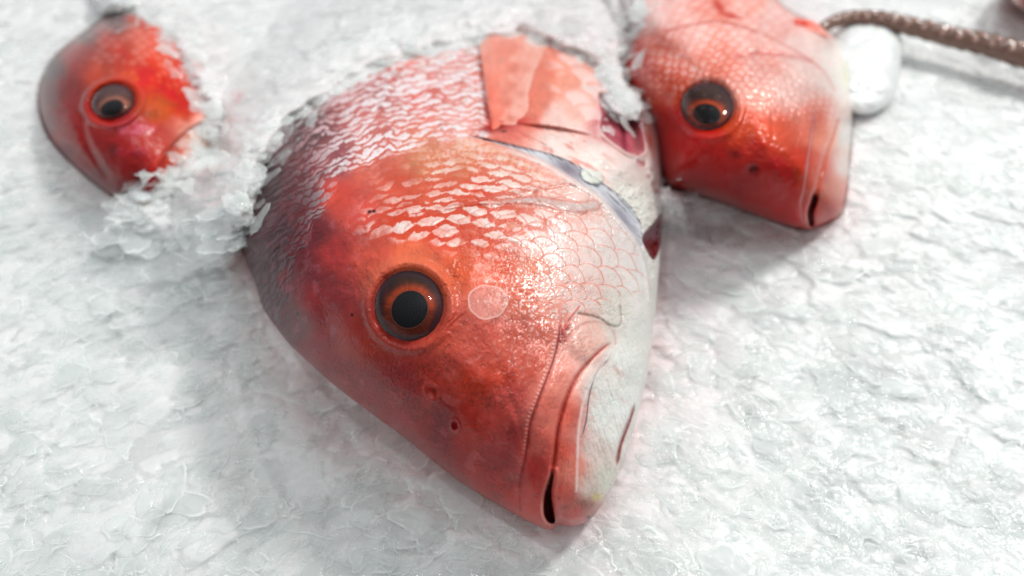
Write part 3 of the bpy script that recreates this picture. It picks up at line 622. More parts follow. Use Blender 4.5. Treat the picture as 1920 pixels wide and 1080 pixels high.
# ------------------------------------------------------------------ eyes
def make_eye(c, rx, ry, ang, pc, prx, pry, pang, zc, parent, iris_cols, dome=0.006, tilt=(0, 0), sink=0.55):
    """outer eye ellipse, pupil ellipse (photo pixels); zc(px,py) gives the skin height around it"""
    n = 120; a = np.linspace(0, 2*math.pi, n, endpoint=False); k = 46
    s = np.linspace(0, 1, k)[:, None]; ca, sa = math.cos(R(ang)), math.sin(R(ang))
    def pt(s_, grow=1.0):
        u = rx*grow*s_*np.cos(a)[None]; v = ry*grow*s_*np.sin(a)[None]
        return c[0]+u*ca-v*sa, c[1]+u*sa+v*ca
    px, py = pt(s, 1.06)
    ring = zc(*[np.array(x) for x in (px, py)])
    base = ring-0.0036*sink
    fl = base+dome*0.55*(1-s**2)
    pe = ell(px, py, pc[0], pc[1], prx, pry, pang)
    oe = ell(px, py, c[0], c[1], rx, ry, ang)
    col = np.zeros(px.shape+(3,)); dark, org, org2, top = iris_cols
    col[:] = lin(dark)
    ringm = ss(1.0, 1.08, pe)*ss(1.8, 1.3, pe+0.25*fbm(px/18, py/18, 3, 1))
    col = put(col, ringm, org); col = put(col, ss(1.5, 1.2, pe)*ss(0.95, 1.05, pe)*ss(pc[1]+20, pc[1]-20, py), org2, 0.7)
    col = put(col, ss(pc[1]+0.3*ry, pc[1]+0.7*ry, py)*ss(1.0, 0.86, oe)*ss(1.1, 1.25, pe), org, 0.85)
    col = put(col, ss(pc[1]-0.45*ry, pc[1]-0.8*ry, py)*ss(0.95, 0.8, oe), top, 0.6)
    stri = fbm(np.arctan2(py-pc[1], px-pc[0])*12, pe*1.5, 3, 2); col = col*(1+0.55*stri[..., None])
    col = put(col, ss(0.72, 0.90, oe+0.05*fbm(px/20, py/20, 2, 3)), (50, 28, 36), 0.92)
    def disc(name, X, Y, Z, mat, par, at=None):
        kk = X.shape[0]; co = P(X, Y, Z).reshape(-1, 3); i = np.arange(kk*n).reshape(kk, n); j = np.roll(i, -1, 1)
        q = np.stack([i[:-1], j[:-1], j[1:], i[1:]], -1).reshape(-1, 4)
        return mesh_np(name, co, q, mat, par, at)
    eye = disc('iris', px, py, fl, M_EYE, parent, {'skin': np.clip(col, 0.002, 0.9)})
    # pupil: low black dome with a bright thin rim
    s2 = np.linspace(0, 1, 16)[:, None]; cb, sb = math.cos(R(pang)), math.sin(R(pang))
    u = prx*s2*np.cos(a)[None]; v = pry*s2*np.sin(a)[None]; qx = pc[0]+u*cb-v*sb; qy = pc[1]+u*sb+v*cb
    oe2 = ell(qx, qy, c[0], c[1], rx*1.06, ry*1.06, ang)
    zz = zc(qx, qy)-0.0036*sink+dome*0.55*(1-oe2**2)+0.0005+0.0006*(1-s2**2)
    disc('pupil', qx, qy, zz, M_PUPIL, eye)
    rimx, rimy = pc[0]+(prx*1.03)*np.cos(a)*cb-(pry*1.03)*np.sin(a)*sb, pc[1]+(prx*1.03)*np.cos(a)*sb+(pry*1.03)*np.sin(a)*cb
    oe3 = ell(rimx, rimy, c[0], c[1], rx*1.06, ry*1.06, ang)
    rz = zc(rimx, rimy)-0.0036*sink+dome*0.55*(1-oe3**2)+0.0006
    pr = P(rimx, rimy, rz); pr = np.r_[pr, pr[:1]]
    tube('pupil_rim', pr, 0.00009, M_RIM, eye, 6)
    # cornea: clear wavy dome
    x3, y3 = pt(s, 1.03)
    wz = zc(x3, y3)-0.0016*sink+dome*np.sqrt(np.clip(1-s**2.2, 0, 1))+0.0001*fbm(x3/12, y3/12, 2, 1)
    disc('cornea', x3, y3, wz, M_CORNEA, eye)
    eye.name = 'eye'
    return eye
M_RIM = plain('golden_pupil_rim', (116, 52, 30), 0.5)

F1 = thing('red_snapper', 'large red snapper head in sharp focus in the middle, a loose scale on its cheek', 'fish', group='red snappers laid in crushed ice')
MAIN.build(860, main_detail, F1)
make_eye((767, 573), 67, 69, 0, (768, 580), 33, 35.5, 35, MAIN.smooth_z, F1, ((36, 11, 14), (92, 29, 9), (160, 54, 14), (40, 28, 14)))

# ------------------------------------------------------------------ rear fish
def rear_detail(cols, fn):
    def f(px, py):
        n1 = fbm(px/60, py/60, 4, 1); n2 = fbm(px/22, py/22, 3, 2); n3 = fbm(px/8, py/8, 3, 3)
        col = field(px+10*n1, py+10*n2, cols, 4.0)*(1+0.12*n1+0.10*n2+0.05*n3)[..., None]
        dz = 0.0008*n1+0.0002*n2+0.0001*n3; rough = 0.32+0*px; silver = 0*px
        dz, col, rough, silver = fn(px, py, dz, col, rough, silver, n1, n2, n3)
        col = grade(col, 1.12)
        return dz, np.clip(col, 0.003, 0.9), np.clip(rough, 0.12, .7), silver
    return f

RC = [(1180, 100, 206, 60, 44), (1200, 130, 196, 60, 50), (1230, 90, 226, 120, 104), (1300, 60, 236, 170, 160), (1220, 30, 236, 190, 184), (1400, 60, 236, 170, 160), (1350, 110, 232, 130, 112),
      (1240, 170, 218, 80, 44), (1260, 250, 196, 56, 32), (1250, 310, 180, 34, 22), (1300, 330, 178, 30, 18), (1400, 350, 170, 26, 16), (1420, 385, 182, 44, 28), (1340, 270, 206, 76, 52), (1320, 300, 190, 44, 32),
      (1420, 280, 206, 76, 62), (1400, 240, 214, 96, 76), (1450, 250, 222, 110, 92), (1420, 180, 236, 160, 146), (1480, 160, 240, 190, 180), (1520, 120, 240, 206, 198), (1440, 120, 236, 160, 148), (1500, 80, 238, 200, 192),
      (1560, 110, 236, 224, 216), (1580, 150, 238, 232, 222), (1590, 250, 226, 224, 216), (1585, 320, 222, 206, 198), (1550, 250, 232, 150, 130), (1530, 220, 226, 130, 116), (1500, 300, 206, 84, 72), (1540, 320, 214, 110, 96),
      (1460, 330, 186, 40, 28), (1480, 390, 194, 52, 38), (1520, 400, 206, 76, 58), (1560, 390, 206, 76, 54), (1570, 350, 222, 140, 122), (1420, 10, 236, 160, 146), (1480, 40, 232, 160, 150), (1340, 10, 234, 150, 136)]
def right_fn(px, py, dz, col, rough, silver, n1, n2, n3):
    rr = np.hypot(px-1400, py-330); th = np.arctan2(px-1400, 330-py)
    q, lu, lv, idn = scales(rr+6*n2, th*240+5*n1, 11, 22, 1.4, 0.64, 2)
    z = ss(215, 150, py-0.35*(px-1400)*(px > 1400))*ss(1180, 1230, px)
    m = (z*ss(0.97, 0.6, q)*ss(-0.4, 0.2, lu)*(0.32+0.3*n2))[..., None]; col = col*(1-m)+lin((242, 222, 216))*m
    dz += z*0.0005*lu*ss(1, .88, q)
    sil = np.clip(gauss(px, py, 1480, 190, 110, 60, 25)+gauss(px, py, 1400, 140, 120, 40), 0, 1); silver = 0.25*sil; dz += 0.0002*sil*n3
    # gill cover edge, collar line
    d, s_, t = line_d(px, py, [(1225, 65), (1290, 48), (1350, 40), (1420, 60), (1490, 95), (1540, 130), (1565, 170)]); dz += 0.0020*ss(-2, 4, d*s_)*ss(50, 5, d*s_); col = put(col, np.exp(-(d/3)**2), (206, 90, 76), 0.5)
    d, s_, t = line_d(px, py, [(1380, 105), (1430, 100), (1480, 104), (1520, 115)]); col = put(col, np.exp(-(d/5)**2), (200, 110, 110), 0.45); dz -= 0.0008*np.exp(-(d/4)**2)
    col = put(col, gauss(px, py, 1372, 30, 18, 5, 10)+gauss(px, py, 1348, 12, 8, 16, -30), (206, 50, 34), 0.8)
    # eye socket
    e = ell(px, py, 1327, 200, 54, 50, 0); dz -= 0.004*ss(1.06, .7, e); dz += 0.0010*np.exp(-((e-1.2)/.14)**2)
    # nostrils
    col = put(col, gauss(px, py, 1378, 290, 12, 8, 20), (120, 24, 36), .7); col = put(col, gauss(px, py, 1413, 317, 11, 10), (96, 10, 36), .9); dz -= 0.0014*gauss(px, py, 1413, 317, 8, 8)
    # mouth
    d, s_, t = line_d(px, py, [(1527, 205), (1522, 250), (1515, 300), (1508, 350), (1500, 390), (1508, 425)]); dz += 0.0012*ss(-2, 2, d*s_)*ss(30, 3, d*s_); col = put(col, np.exp(-(d/3)**2)*ss(.0, .1, t), (190, 90, 96), .6)
    d, s_, t = line_d(px, py, [(1572, 225), (1560, 260), (1545, 300), (1536, 340), (1530, 362)]); dz -= 0.0014*np.exp(-(d/4)**2); col = put(col, np.exp(-(d/3)**2), (206, 120, 104), .6)
    d, s_, t = line_d(px, py, [(1531, 360), (1526, 378), (1520, 398), (1521, 420)]); a = ss(0, .2, t); dz -= 0.005*np.exp(-(d/5)**2)*a; col = put(col, np.exp(-(d/4.6)**2)*a*1.3, (60, 12, 16), 1); col = put(col, np.exp(-((d*s_-8)/2.5)**2), (220, 150, 150), .6)
    col = put(col, gauss(px, py, 1590, 140, 7, 26, -8), (228, 218, 160), .8); col = put(col, gauss(px, py, 1586, 395, 10, 8), (186, 180, 160), .7)
    return dz, col, rough, silver
F2 = thing('red_snapper', 'red snapper behind and right of the big one, its mouth just above the ice', 'fish', group='red snappers laid in crushed ice')
RIGHT.build(420, rear_detail(RC, right_fn), F2)
make_eye((1327, 200), 52, 47, 0, (1325, 214), 26, 19, 8, RIGHT.smooth_z, F2, ((56, 18, 15), (118, 40, 10), (176, 62, 16), (52, 34, 22)))

LC = [(100, 130, 96, 70, 72), (90, 180, 124, 60, 64), (95, 230, 128, 60, 64), (130, 280, 134, 60, 62), (180, 320, 130, 50, 54), (160, 60, 110, 96, 96), (220, 40, 130, 116, 116), (130, 160, 150, 50, 50), (150, 110, 176, 70, 66),
      (200, 90, 196, 84, 74), (180, 130, 206, 92, 76), (230, 100, 214, 80, 64), (260, 80, 230, 120, 104), (300, 100, 222, 100, 84), (240, 150, 224, 92, 56), (280, 140, 222, 70, 36), (320, 170, 222, 66, 36), (300, 200, 214, 110, 70),
      (340, 200, 218, 76, 56), (370, 190, 214, 90, 80), (130, 210, 176, 52, 34), (120, 250, 170, 50, 44), (160, 260, 188, 66, 50), (170, 300, 170, 50, 44), (200, 240, 190, 70, 66), (240, 240, 206, 96, 100), (220, 280, 190, 28, 34),
      (240, 310, 170, 14, 24), (225, 350, 134, 14, 24), (270, 330, 176, 30, 36), (290, 350, 210, 60, 56), (290, 260, 206, 86, 80), (320, 250, 206, 90, 84), (300, 310, 212, 84, 76), (340, 250, 236, 176, 160), (370, 260, 238, 206, 190), (320, 300, 222, 120, 104), (250, 50, 226, 110, 96), (400, 240, 236, 200, 188)]
def left_fn(px, py, dz, col, rough, silver, n1, n2, n3):
    e = ell(px, py, 212, 192, 46, 36, -18); dz -= 0.004*ss(1.06, .7, e); dz += 0.0016*np.exp(-((e-1.2)/.14)**2)
    q, lu, lv, idn = scales(np.hypot(px-220, py-330)+5*n2, np.arctan2(px-220, 330-py)*230, 10, 22, 1.4, .64, 1)
    z = ss(150, 110, py-0.3*(px-200)); m = (z*ss(.95, .6, q)*ss(-.3, .2, lu)*.18*ss(.4, .7, idn+.4*n2))[..., None]; col = col*(1-m)+lin((236, 206, 200))*m
    d, s_, t = line_d(px, py, [(380, 228), (350, 245), (320, 275), (300, 310), (285, 345), (283, 372)]); dz += 0.0018*ss(-2, 3, d*s_)*ss(40, 4, d*s_); col = put(col, np.exp(-(d/2.6)**2), (196, 60, 60), .6)
    d, s_, t = line_d(px, py, [(152, 215), (160, 260), (180, 300), (200, 330)]); dz -= 0.0014*np.exp(-(d/7)**2)
    col = put(col, gauss(px, py, 264, 335, 12, 14), (60, 26, 14), .8); col = put(col, gauss(px, py, 212, 282, 10, 12), (90, 14, 16), .7); dz -= 0.0014*gauss(px, py, 264, 335, 10)
    pu = gauss(px, py, 250, 245, 40, 50, 20)*ss(0.0, .4, n2); col = put(col, pu, (214, 130, 146), .7)
    col = put(col, gauss(px, py, 280, 215, 14, 5)+gauss(px, py, 320, 195, 16, 4, 20), (140, 90, 60), .4)
    return dz, col, rough, silver
F3 = thing('red_snapper', 'red snapper at the left with its mouth and body buried in ice', 'fish', group='red snappers laid in crushed ice')
LEFT.build(360, rear_detail(LC, left_fn), F3)
make_eye((212, 190), 44, 33, -18, (210, 203), 22, 15, -22, LEFT.smooth_z, F3, ((60, 26, 32), (110, 64, 44), (160, 100, 84), (96, 64, 62)))

# ------------------------------------------------------------------ fins
M_FIN = skin_mat('fin_membrane', 0.3, 0.4)
def fin(name, root, edge, parent, zfun, rays=26, n=90, cola=(236, 120, 94), colb=(244, 170, 150), lift=0.004, k=0):
    """fan between a root line and an edge line (photo pixels), rays running root to edge"""
    r = spline(root, 20); e = spline(edge, 20)
    u = np.linspace(0, 1, 220); v = np.linspace(0, 1, n)
    ri = np.stack([np.interp(u*(len(r)-1), np.arange(len(r)), r[:, i]) for i in (0, 1)], -1); ei = np.stack([np.interp(u*(len(e)-1), np.arange(len(e)), e[:, i]) for i in (0, 1)], -1)
    V = v[None, :, None]; q = ri[:, None]*(1-V)+ei[:, None]*V; px, py = q[..., 0], q[..., 1]; U = u[:, None]+0*V[..., 0]
    ray = np.cos(U*rays*2*math.pi+2.0*fbm(U*3, V[..., 0]*2, 2, k)); fork = np.cos(U*rays*4*math.pi)*ss(.4, .8, V[..., 0])
    z = zfun(px, py)+lift*np.sin(np.clip(V[..., 0], 0, 1)*1.9+.15)+0.00010*ray+0.00008*fork+0.0005*fbm(px/40, py/60, 3, k)+0.0008*np.sin(U*9)
    m = np.clip(0.5+0.22*ray+.10*fork+0.5*fbm(px/22, py/30, 3, k+1), 0, 1)[..., None]; nn = fbm(px/16, py/16, 3, k)
    col = (lin(cola)*(1-m)+lin(colb)*m)*(1+.2*nn[..., None]); col = mix(col, lin((240, 186, 172))[None, None]+0*col, (0.7*ss(.45, 1, U+.3*nn))[..., None]); col = mix(col, lin((242, 190, 176)), (0.35*ss(.8, 1, V[..., 0]))[..., None])
    a, b = px.shape
    co = np.r_[P(px, py, z).reshape(-1, 3), P(px, py, z-0.0007).reshape(-1, 3)]
    qd = np.r_[gridq(a, b), gridq(a, b, a*b, True)]
    i = np.arange(a*b).reshape(a, b)
    for L in (i[0], i[-1][::-1], i[:, -1], i[:, 0][::-1]):
        qd = np.r_[qd, np.stack([L[:-1], L[1:], L[1:]+a*b, L[:-1]+a*b], -1)]
    two = lambda x: np.r_[x.reshape(-1, *x.shape[2:]), x.reshape(-1, *x.shape[2:])]
    return mesh_np(name, co, qd, M_FIN, parent, {'skin': np.clip(two(col), 0, .9), 'rough': two(0.34+0*px), 'silver': two(0*px)})
fin('pectoral_fin', [(922, 246), (930, 243), (950, 238), (990, 228)], [(899, 84), (935, 52), (1000, 52), (1066, 92)], F1, lambda x, y: MAIN.smooth_z(x, y)+0.0036-0.0062*ss(960, 1060, x)-0.0045*ss(200, 244, y), 30, lift=0.0003, cola=(232, 104, 82), colb=(246, 160, 140))
fin('dorsal_fin', [(478, 350), (470, 400), (466, 450)], [(448, 362), (440, 405), (447, 452)], F1, lambda x, y: 0.024+0*x, 5, 30, (150, 40, 36), (196, 84, 76), 0.002, 2)
fin('pelvic_fin', [(1488, 46), (1500, 50), (1512, 56)], [(1490, 34), (1530, 42), (1562, 74)], F2, lambda x, y: 0.034+0*x, 8, 30, (232, 80, 60), (238, 110, 90), 0.002, 3)

# ------------------------------------------------------------------ crushed ice bed: thousands of melted flakes
RES = 0.0005; X0, X1, Y0, Y1 = -0.62, 0.62, 0.02, 0.80
NX, NY = int((X1-X0)/RES), int((Y1-Y0)/RES)
HM = np.full((NX, NY), -0.0012, np.float32); ID = np.zeros((NX, NY), np.float32); ID2 = np.zeros((NX, NY), np.float32)
rf = np.random.default_rng(11)
NF = 26000
fx = rf.uniform(X0, X1, NF); fy = rf.uniform(Y0, Y1, NF); big = rf.random(NF)
order = np.arange(NF)
for i in order:
    L = 0.0035+0.014*big[i]**2.4; W = L*rf.uniform(0.35, 0.8)
    ang = (R(32) if fx[i] < 0 else R(-30))*min(1, abs(fx[i])/0.05)+rf.normal(0, 0.6)
    m = int(L*1.25/RES)+1; cx = int((fx[i]-X0)/RES); cyi = int((fy[i]-Y0)/RES)
    x0, x1, y0, y1 = max(cx-m, 0), min(cx+m+1, NX), max(cyi-m, 0), min(cyi+m+1, NY)
    if x1 <= x0 or y1 <= y0: continue
    gx = (np.arange(x0, x1)-cx)*RES; gy = (np.arange(y0, y1)-cyi)*RES
    GX, GY = np.meshgrid(gx, gy, indexing='ij'); c, s = math.cos(ang), math.sin(ang)
    u = GX*c+GY*s; v = -GX*s+GY*c
    a = np.arctan2(v/W, u/L); k3, k5 = rf.uniform(0, 6.3, 2)
    e = np.hypot(u/L, v/W)*(1+0.10*np.cos(3*a+k3)+0.07*np.cos(5*a+k5)+0.05*np.cos(9*a+k3*2))
    zc = rf.uniform(-0.0009, 0.0005)-0.0003*big[i]; tu, tv = rf.normal(0, 0.03), rf.normal(0, 0.05)
    z = zc+tu*u+tv*v-0.0005*np.clip((e-0.6)/0.4, 0, 1)**2
    z = np.where(e < 1, z, -1)
    H = HM[x0:x1, y0:y1]; mk = z > H
    H[mk] = z[mk]; ID[x0:x1, y0:y1][mk] = rf.random(); ID2[x0:x1, y0:y1][mk] = rf.random()
def blur(A, k):
    for _ in range(k):
        A[1:-1] = (A[:-2]+2*A[1:-1]+A[2:])/4; A[:, 1:-1] = (A[:, :-2]+2*A[:, 1:-1]+A[:, 2:])/4
    return A
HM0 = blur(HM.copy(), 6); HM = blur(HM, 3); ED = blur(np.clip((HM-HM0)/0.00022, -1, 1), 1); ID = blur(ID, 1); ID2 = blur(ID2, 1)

def samp(A, x, y):
    u = np.clip((x-X0)/RES, 0, NX-1.01); v = np.clip((y-Y0)/RES, 0, NY-1.01)
    i = u.astype(int); j = v.astype(int); f = u-i; g = v-j
    return (A[i, j]*(1-f)+A[i+1, j]*f)*(1-g)+(A[i, j+1]*(1-f)+A[i+1, j+1]*f)*g

COVER_MAIN = [(-500, 900), (-100, 760), (200, 620), (380, 520), (440, 450), (458, 395), (472, 345), (500, 285), (545, 235), (610, 185), (700, 135), (800, 100), (890, 84), (930, 74), (1000, 72), (1060, 92), (1105, 115), (1124, 150), (1146, 192), (1176, 212), (1206, 214), (1222, 190), (1236, 150), (1260, 60)]
COVER_LEFT = [(200, 420), (232, 368), (262, 360), (290, 358), (320, 330), (350, 300), (385, 285), (392, 250), (385, 215), (380, 180), (350, 130), (338, 90), (320, 55), (295, 40), (262, 22), (225, 22), (150, -30), (0, -200)]
COVER_RIGHT = [(1280, 430), (1250, 360), (1120, 330), (1120, 170), (1170, 140), (1160, 105), (1180, 70), (1195, 30), (1215, -20), (1230, -60)]

def ice_base(px, py):
    z = 0.016*ss(700, 150, py)+0.015*gauss(px, py, 400, 440, 120, 120)+0.006*gauss(px, py, 620, 120, 200, 80)
    z += 0.016*gauss(px, py, 460, 200, 130, 170)+0.008*gauss(px, py, 1160, 190, 70, 50)-0.006*gauss(px, py, 1330, 420, 130, 50)-0.006*gauss(px, py, 640, 760, 140, 60, 38)
    z += 0.004*fbm(px/260, py/160, 3, 2)
    return z

PLATE_ = {MAIN: 0.040, LEFT: 0.036, RIGHT: 0.030}; PSPAN = {MAIN: 0.55, LEFT: 0.9, RIGHT: 0.5}
def ice_height(px, py, flake):
    nz = fbm(px/55, py/40, 3, 1)
    base = ice_base(px, py)
    z = base+flake
    for B, line, amp in ((MAIN, COVER_MAIN, 16), (LEFT, COVER_LEFT, 15), (RIGHT, COVER_RIGHT, 14)):
        d, s_, t = line_d(px, py, line, 3)
        d = d*s_ if B is LEFT else -d*s_
        dd = d+amp*nz+(16*gauss(px, py, 470, 350, 60, 110) if B is MAIN else 0)
        zs = B.smooth_z(px, py); v = B.sval(px, py)
        zc_ = mix(zs, np.maximum(zs, B.heap_z(px, py, PSPAN[B])), np.maximum(ss(-5, 15, dd), ss(-45, -8, dd)*ss(0.93, 0.98, v)))
        cov = zc_+np.clip(dd*0.00024, -0.012, 0.004)+flake+0.0012+0.002*nz*ss(0, 40, dd)
        if B is LEFT or B is RIGHT or B is MAIN:
            inside = v < 1.0
            # under the fish the bed stays below it, except where it is heaped over
            z = np.where(inside, np.where(dd > -8, np.maximum(cov, mix(np.minimum(z, zs-0.002), z, ss(5, 40, dd))), np.minimum(z, zs-0.006)), np.maximum(z, cov-0.06*ss(0, -190, dd)))
    return z

xs = np.r_[np.linspace(-700, -40, 130, endpoint=False), np.linspace(-40, 1960, 1420, endpoint=False), np.linspace(1960, 2620, 130)]
ys = np.r_[np.linspace(-150, -20, 60, endpoint=False), np.linspace(-20, 1100, 900, endpoint=False), np.linspace(1100, 1400, 90)]
PX, PY = np.meshgrid(xs, ys, indexing='ij')
G = P(PX, PY, 0.0*PX+0.008)
FL = samp(HM, G[..., 0], G[..., 1]); I1 = samp(ID, G[..., 0], G[..., 1]); I2 = samp(ID2, G[..., 0], G[..., 1])
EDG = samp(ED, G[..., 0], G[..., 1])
ga = np.where(G[..., 0] < 0, 1.0, -1.0)*ss(0, 0.05, np.abs(G[..., 0]))*R(30); gu = G[..., 0]*np.cos(ga)+G[..., 1]*np.sin(ga); gv = -G[..., 0]*np.sin(ga)+G[..., 1]*np.cos(ga)
gran = fbm(gu/0.0028, gv/0.0016, 3, 3); strk = fbm(gu/0.012, gv/0.0028, 3, 1)
patch = ss(-0.1, 0.5, fbm(G[..., 0]/0.02+7, G[..., 1]/0.02, 3, 2))
lump = 0.0007*fbm(gu/0.030, gv/0.018, 4, 0)+0.00020*strk+0.00015*gran*(0.3+patch)+0.00007*fbm(gu/0.0011, gv/0.0009, 2, 5)*patch
ZI = ice_height(PX, PY, FL+lump)
lf = fbm(PX/300, PY/200, 3, 4); mf = fbm(PX/40, PY/26, 4, 5)
# colour: clear windows are greyer, milky flakes whiter; meltwater near the fish carries pink
tint = np.ones(PX.shape+(3,))*np.array([0.755, 0.775, 0.768])
clr = ss(0.55, 1.0, I1)
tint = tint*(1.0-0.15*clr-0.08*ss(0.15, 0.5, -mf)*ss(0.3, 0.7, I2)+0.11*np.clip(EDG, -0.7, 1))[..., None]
dm = np.zeros(PX.shape)
for B, a, wdt in ((MAIN, 1.0, 0.16), (RIGHT, 0.9, 0.22), (LEFT, 0.8, 0.35)):
    dm = np.maximum(dm, a*np.exp(-np.clip(B.sval(PX, PY)-1.0, 0, 9)/wdt))
pink = np.clip(dm*(0.55+0.5*mf+0.3*lf), 0, 1)*(0.35+0.65*ss(850, 1150, PX)+0.5*gauss(PX, PY, 350, 150, 130))
pink = np.maximum(pink, 0.55*gauss(PX, PY, 1260, 560, 110, 300)*(0.8+0.4*mf)); pink = np.maximum(pink, 0.5*gauss(PX, PY, 820, 900, 200, 60, 32)*(0.8+0.6*mf))
pink = np.maximum(pink, 0.5*gauss(PX, PY, 1050, 60, 220, 60))
tint = tint*(1-pink[..., None]*np.array([0.0, 0.16, 0.15]))
trace = ss(0.35, 0.6, mf+0.2*lf)*gauss(PX, PY, 410, 160, 60, 90); tint = tint*(1-trace[..., None]*np.array([0.03, 0.5, 0.5]))
rgh = 0.08+0.30*I2+0.1*mf
nx_, ny_ = PX.shape
co = P(PX, PY, ZI)
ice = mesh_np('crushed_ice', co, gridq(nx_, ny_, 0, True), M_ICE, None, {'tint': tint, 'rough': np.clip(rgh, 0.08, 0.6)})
tag(ice, 'bed of wet white crushed ice heaped around the fish', 'ice', kind='stuff')

# clear melted flakes lying on the bed: thin plates with whitish broken edges, too many to count
M_FLAKE = film_mat('clear_flake', 0.07, 1.31, (236, 242, 240), 0.3, bump=0.5, bscale=500)
NFK = 3400; rq = np.random.default_rng(5); kx = rq.uniform(-60, 1980, NFK); ky = rq.uniform(60, 1130, NFK)**1.0
ok = np.ones(NFK, bool)
for B in (MAIN, RIGHT, LEFT): ok &= B.sval(kx, ky) > 1.05
kx = kx[ok]; ky = ky[ok]; tk = np.ones(len(kx))
for cx_, cy__, rr_, nn_ in ((1412, 776, 22, 40), (1545, 912, 48, 90), (1432, 648, 40, 50), (1740, 628, 46, 50), (1690, 806, 24, 24), (690, 905, 40, 60), (610, 770, 40, 40), (1265, 860, 30, 30), (470, 700, 30, 30), (420, 540, 20, 20)):
    kx = np.r_[kx, rq.normal(cx_, rr_*.6, nn_)]; ky = np.r_[ky, rq.normal(cy__, rr_*.45, nn_)]; tk = np.r_[tk, np.full(nn_, 5.0)]
NFK = len(kx)
gk = P(kx, ky, 0*kx+0.008); zk = ice_height(kx, ky, samp(HM, gk[:, 0], gk[:, 1])); ck = P(kx, ky, zk)
KA, KR = 22, 5; aa = np.linspace(0, 2*math.pi, KA, endpoint=False); rs = np.array([0.0, 0.55, 0.82, 0.94, 1.0])
co_, qd_, mk_ = [], [], []
ii = np.arange(KA*KR).reshape(KR, KA); jj = np.roll(ii, -1, 1); QF = np.stack([ii[:-1], jj[:-1], jj[1:], ii[1:]], -1).reshape(-1, 4)
for i in range(NFK):
    L = 0.003+0.009*rq.random()**2 if tk[i] < 2 else rq.uniform(0.0008, 0.002); W = L*rq.uniform(0.35, 0.75); an = (R(32) if ck[i, 0] < 0 else R(-30))*min(1, abs(ck[i, 0])/0.05)+rq.normal(0, .6)
    k3, k5, k7 = rq.uniform(0, 6.3, 3); rad_ = 1+0.13*np.cos(3*aa+k3)+0.10*np.cos(5*aa+k5)+0.06*np.cos(9*aa+k7)
    u = L*rs[:, None]*rad_*np.cos(aa); v = W*rs[:, None]*rad_*np.sin(aa); c, s_ = math.cos(an), math.sin(an); tu, tv = rq.normal(0, .05)*tk[i], rq.normal(0, .09)*tk[i]
    z = 0.0005+rq.uniform(-.0004, .0006)+tu*u+tv*v+0.0002*np.sin(u/0.0013+k3)-0.0006*rs[:, None]**4
    co_.append((np.stack([u*c-v*s_, u*s_+v*c, z], -1)+ck[i]).reshape(-1, 3)); qd_.append(QF[:, ::-1]+i*KA*KR)
    base_ = rq.uniform(0.0, 0.35); mk_.append(np.clip(base_+0.45*(rs[:, None] > .9)*(0.5+0.5*np.sin(aa*3+k5))[None], 0, 1).ravel())
# chips that overlap the skin where the ice laps onto each fish
for B, line, cnt in ((MAIN, COVER_MAIN[4:], 420), (LEFT, COVER_LEFT[1:-1], 300), (RIGHT, COVER_RIGHT, 160)):
    q = spline(line, 12); seg = rq.integers(0, len(q)-1, cnt); tq = rq.random(cnt)[:, None]; c2_ = q[seg]*(1-tq)+q[seg+1]*tq
    dr = q[seg+1]-q[seg]; nrm = np.stack([dr[:, 1], -dr[:, 0]], -1)/(np.hypot(dr[:, 0], dr[:, 1])[:, None]+1e-6)
    c2_ = c2_+nrm*(rq.normal(4 if B is not LEFT else -4, 19, cnt))[:, None]
    hx, hy = c2_[:, 0], c2_[:, 1]; hz = np.where(B.sval(hx, hy) < 1, B.smooth_z(hx, hy), 0)
    g_ = P(hx, hy, 0*hx+0.008); hi = ice_height(hx, hy, samp(HM, g_[:, 0], g_[:, 1])); hz = np.maximum(hz, hi)+0.0008; hc = P(hx, hy, hz)
    e1 = 3.0; zx = (np.maximum(B.smooth_z(hx+e1, hy), hi)-np.maximum(B.smooth_z(hx-e1, hy), hi)); wx_ = np.abs(P(hx+e1, hy, hz)-P(hx-e1, hy, hz))[:, 0]+1e-6
    sl = np.clip(zx/wx_, -0.8, 0.8)
    for i in range(cnt):
        L = 0.0012+0.0052*rq.random()**1.6; W = L*rq.uniform(0.45, 0.9); an = rq.uniform(0, 3.1)
        k3, k5, k7 = rq.uniform(0, 6.3, 3); rad_ = 1+0.13*np.cos(3*aa+k3)+0.10*np.cos(5*aa+k5)+0.06*np.cos(9*aa+k7)
        u = L*rs[:, None]*rad_*np.cos(aa); v = W*rs[:, None]*rad_*np.sin(aa); c, s_ = math.cos(an), math.sin(an); tu, tv = rq.normal(0, .13, 2)
        X_ = u*c-v*s_; Y_ = u*s_+v*c
        co_.append((np.stack([X_, Y_, tu*u+tv*v+sl[i]*X_+0.0006*(1-rs[:, None]**2)], -1)+hc[i]).reshape(-1, 3)); qd_.append(QF[:, ::-1]+(NFK)*KA*KR); NFK += 1
        base_ = rq.uniform(0.08, 0.42); mk_.append(np.clip(base_+0.25*(rs[:, None] > .9)*(0.5+0.5*np.sin(aa*3+k5))[None], 0, 1).ravel())
fl = mesh_np('ice_flakes', np.concatenate(co_), np.concatenate(qd_), M_FLAKE, None, {'milk': np.concatenate(mk_)})
tag(fl, 'thin clear half melted ice flakes scattered over the crushed ice', 'ice', kind='stuff')

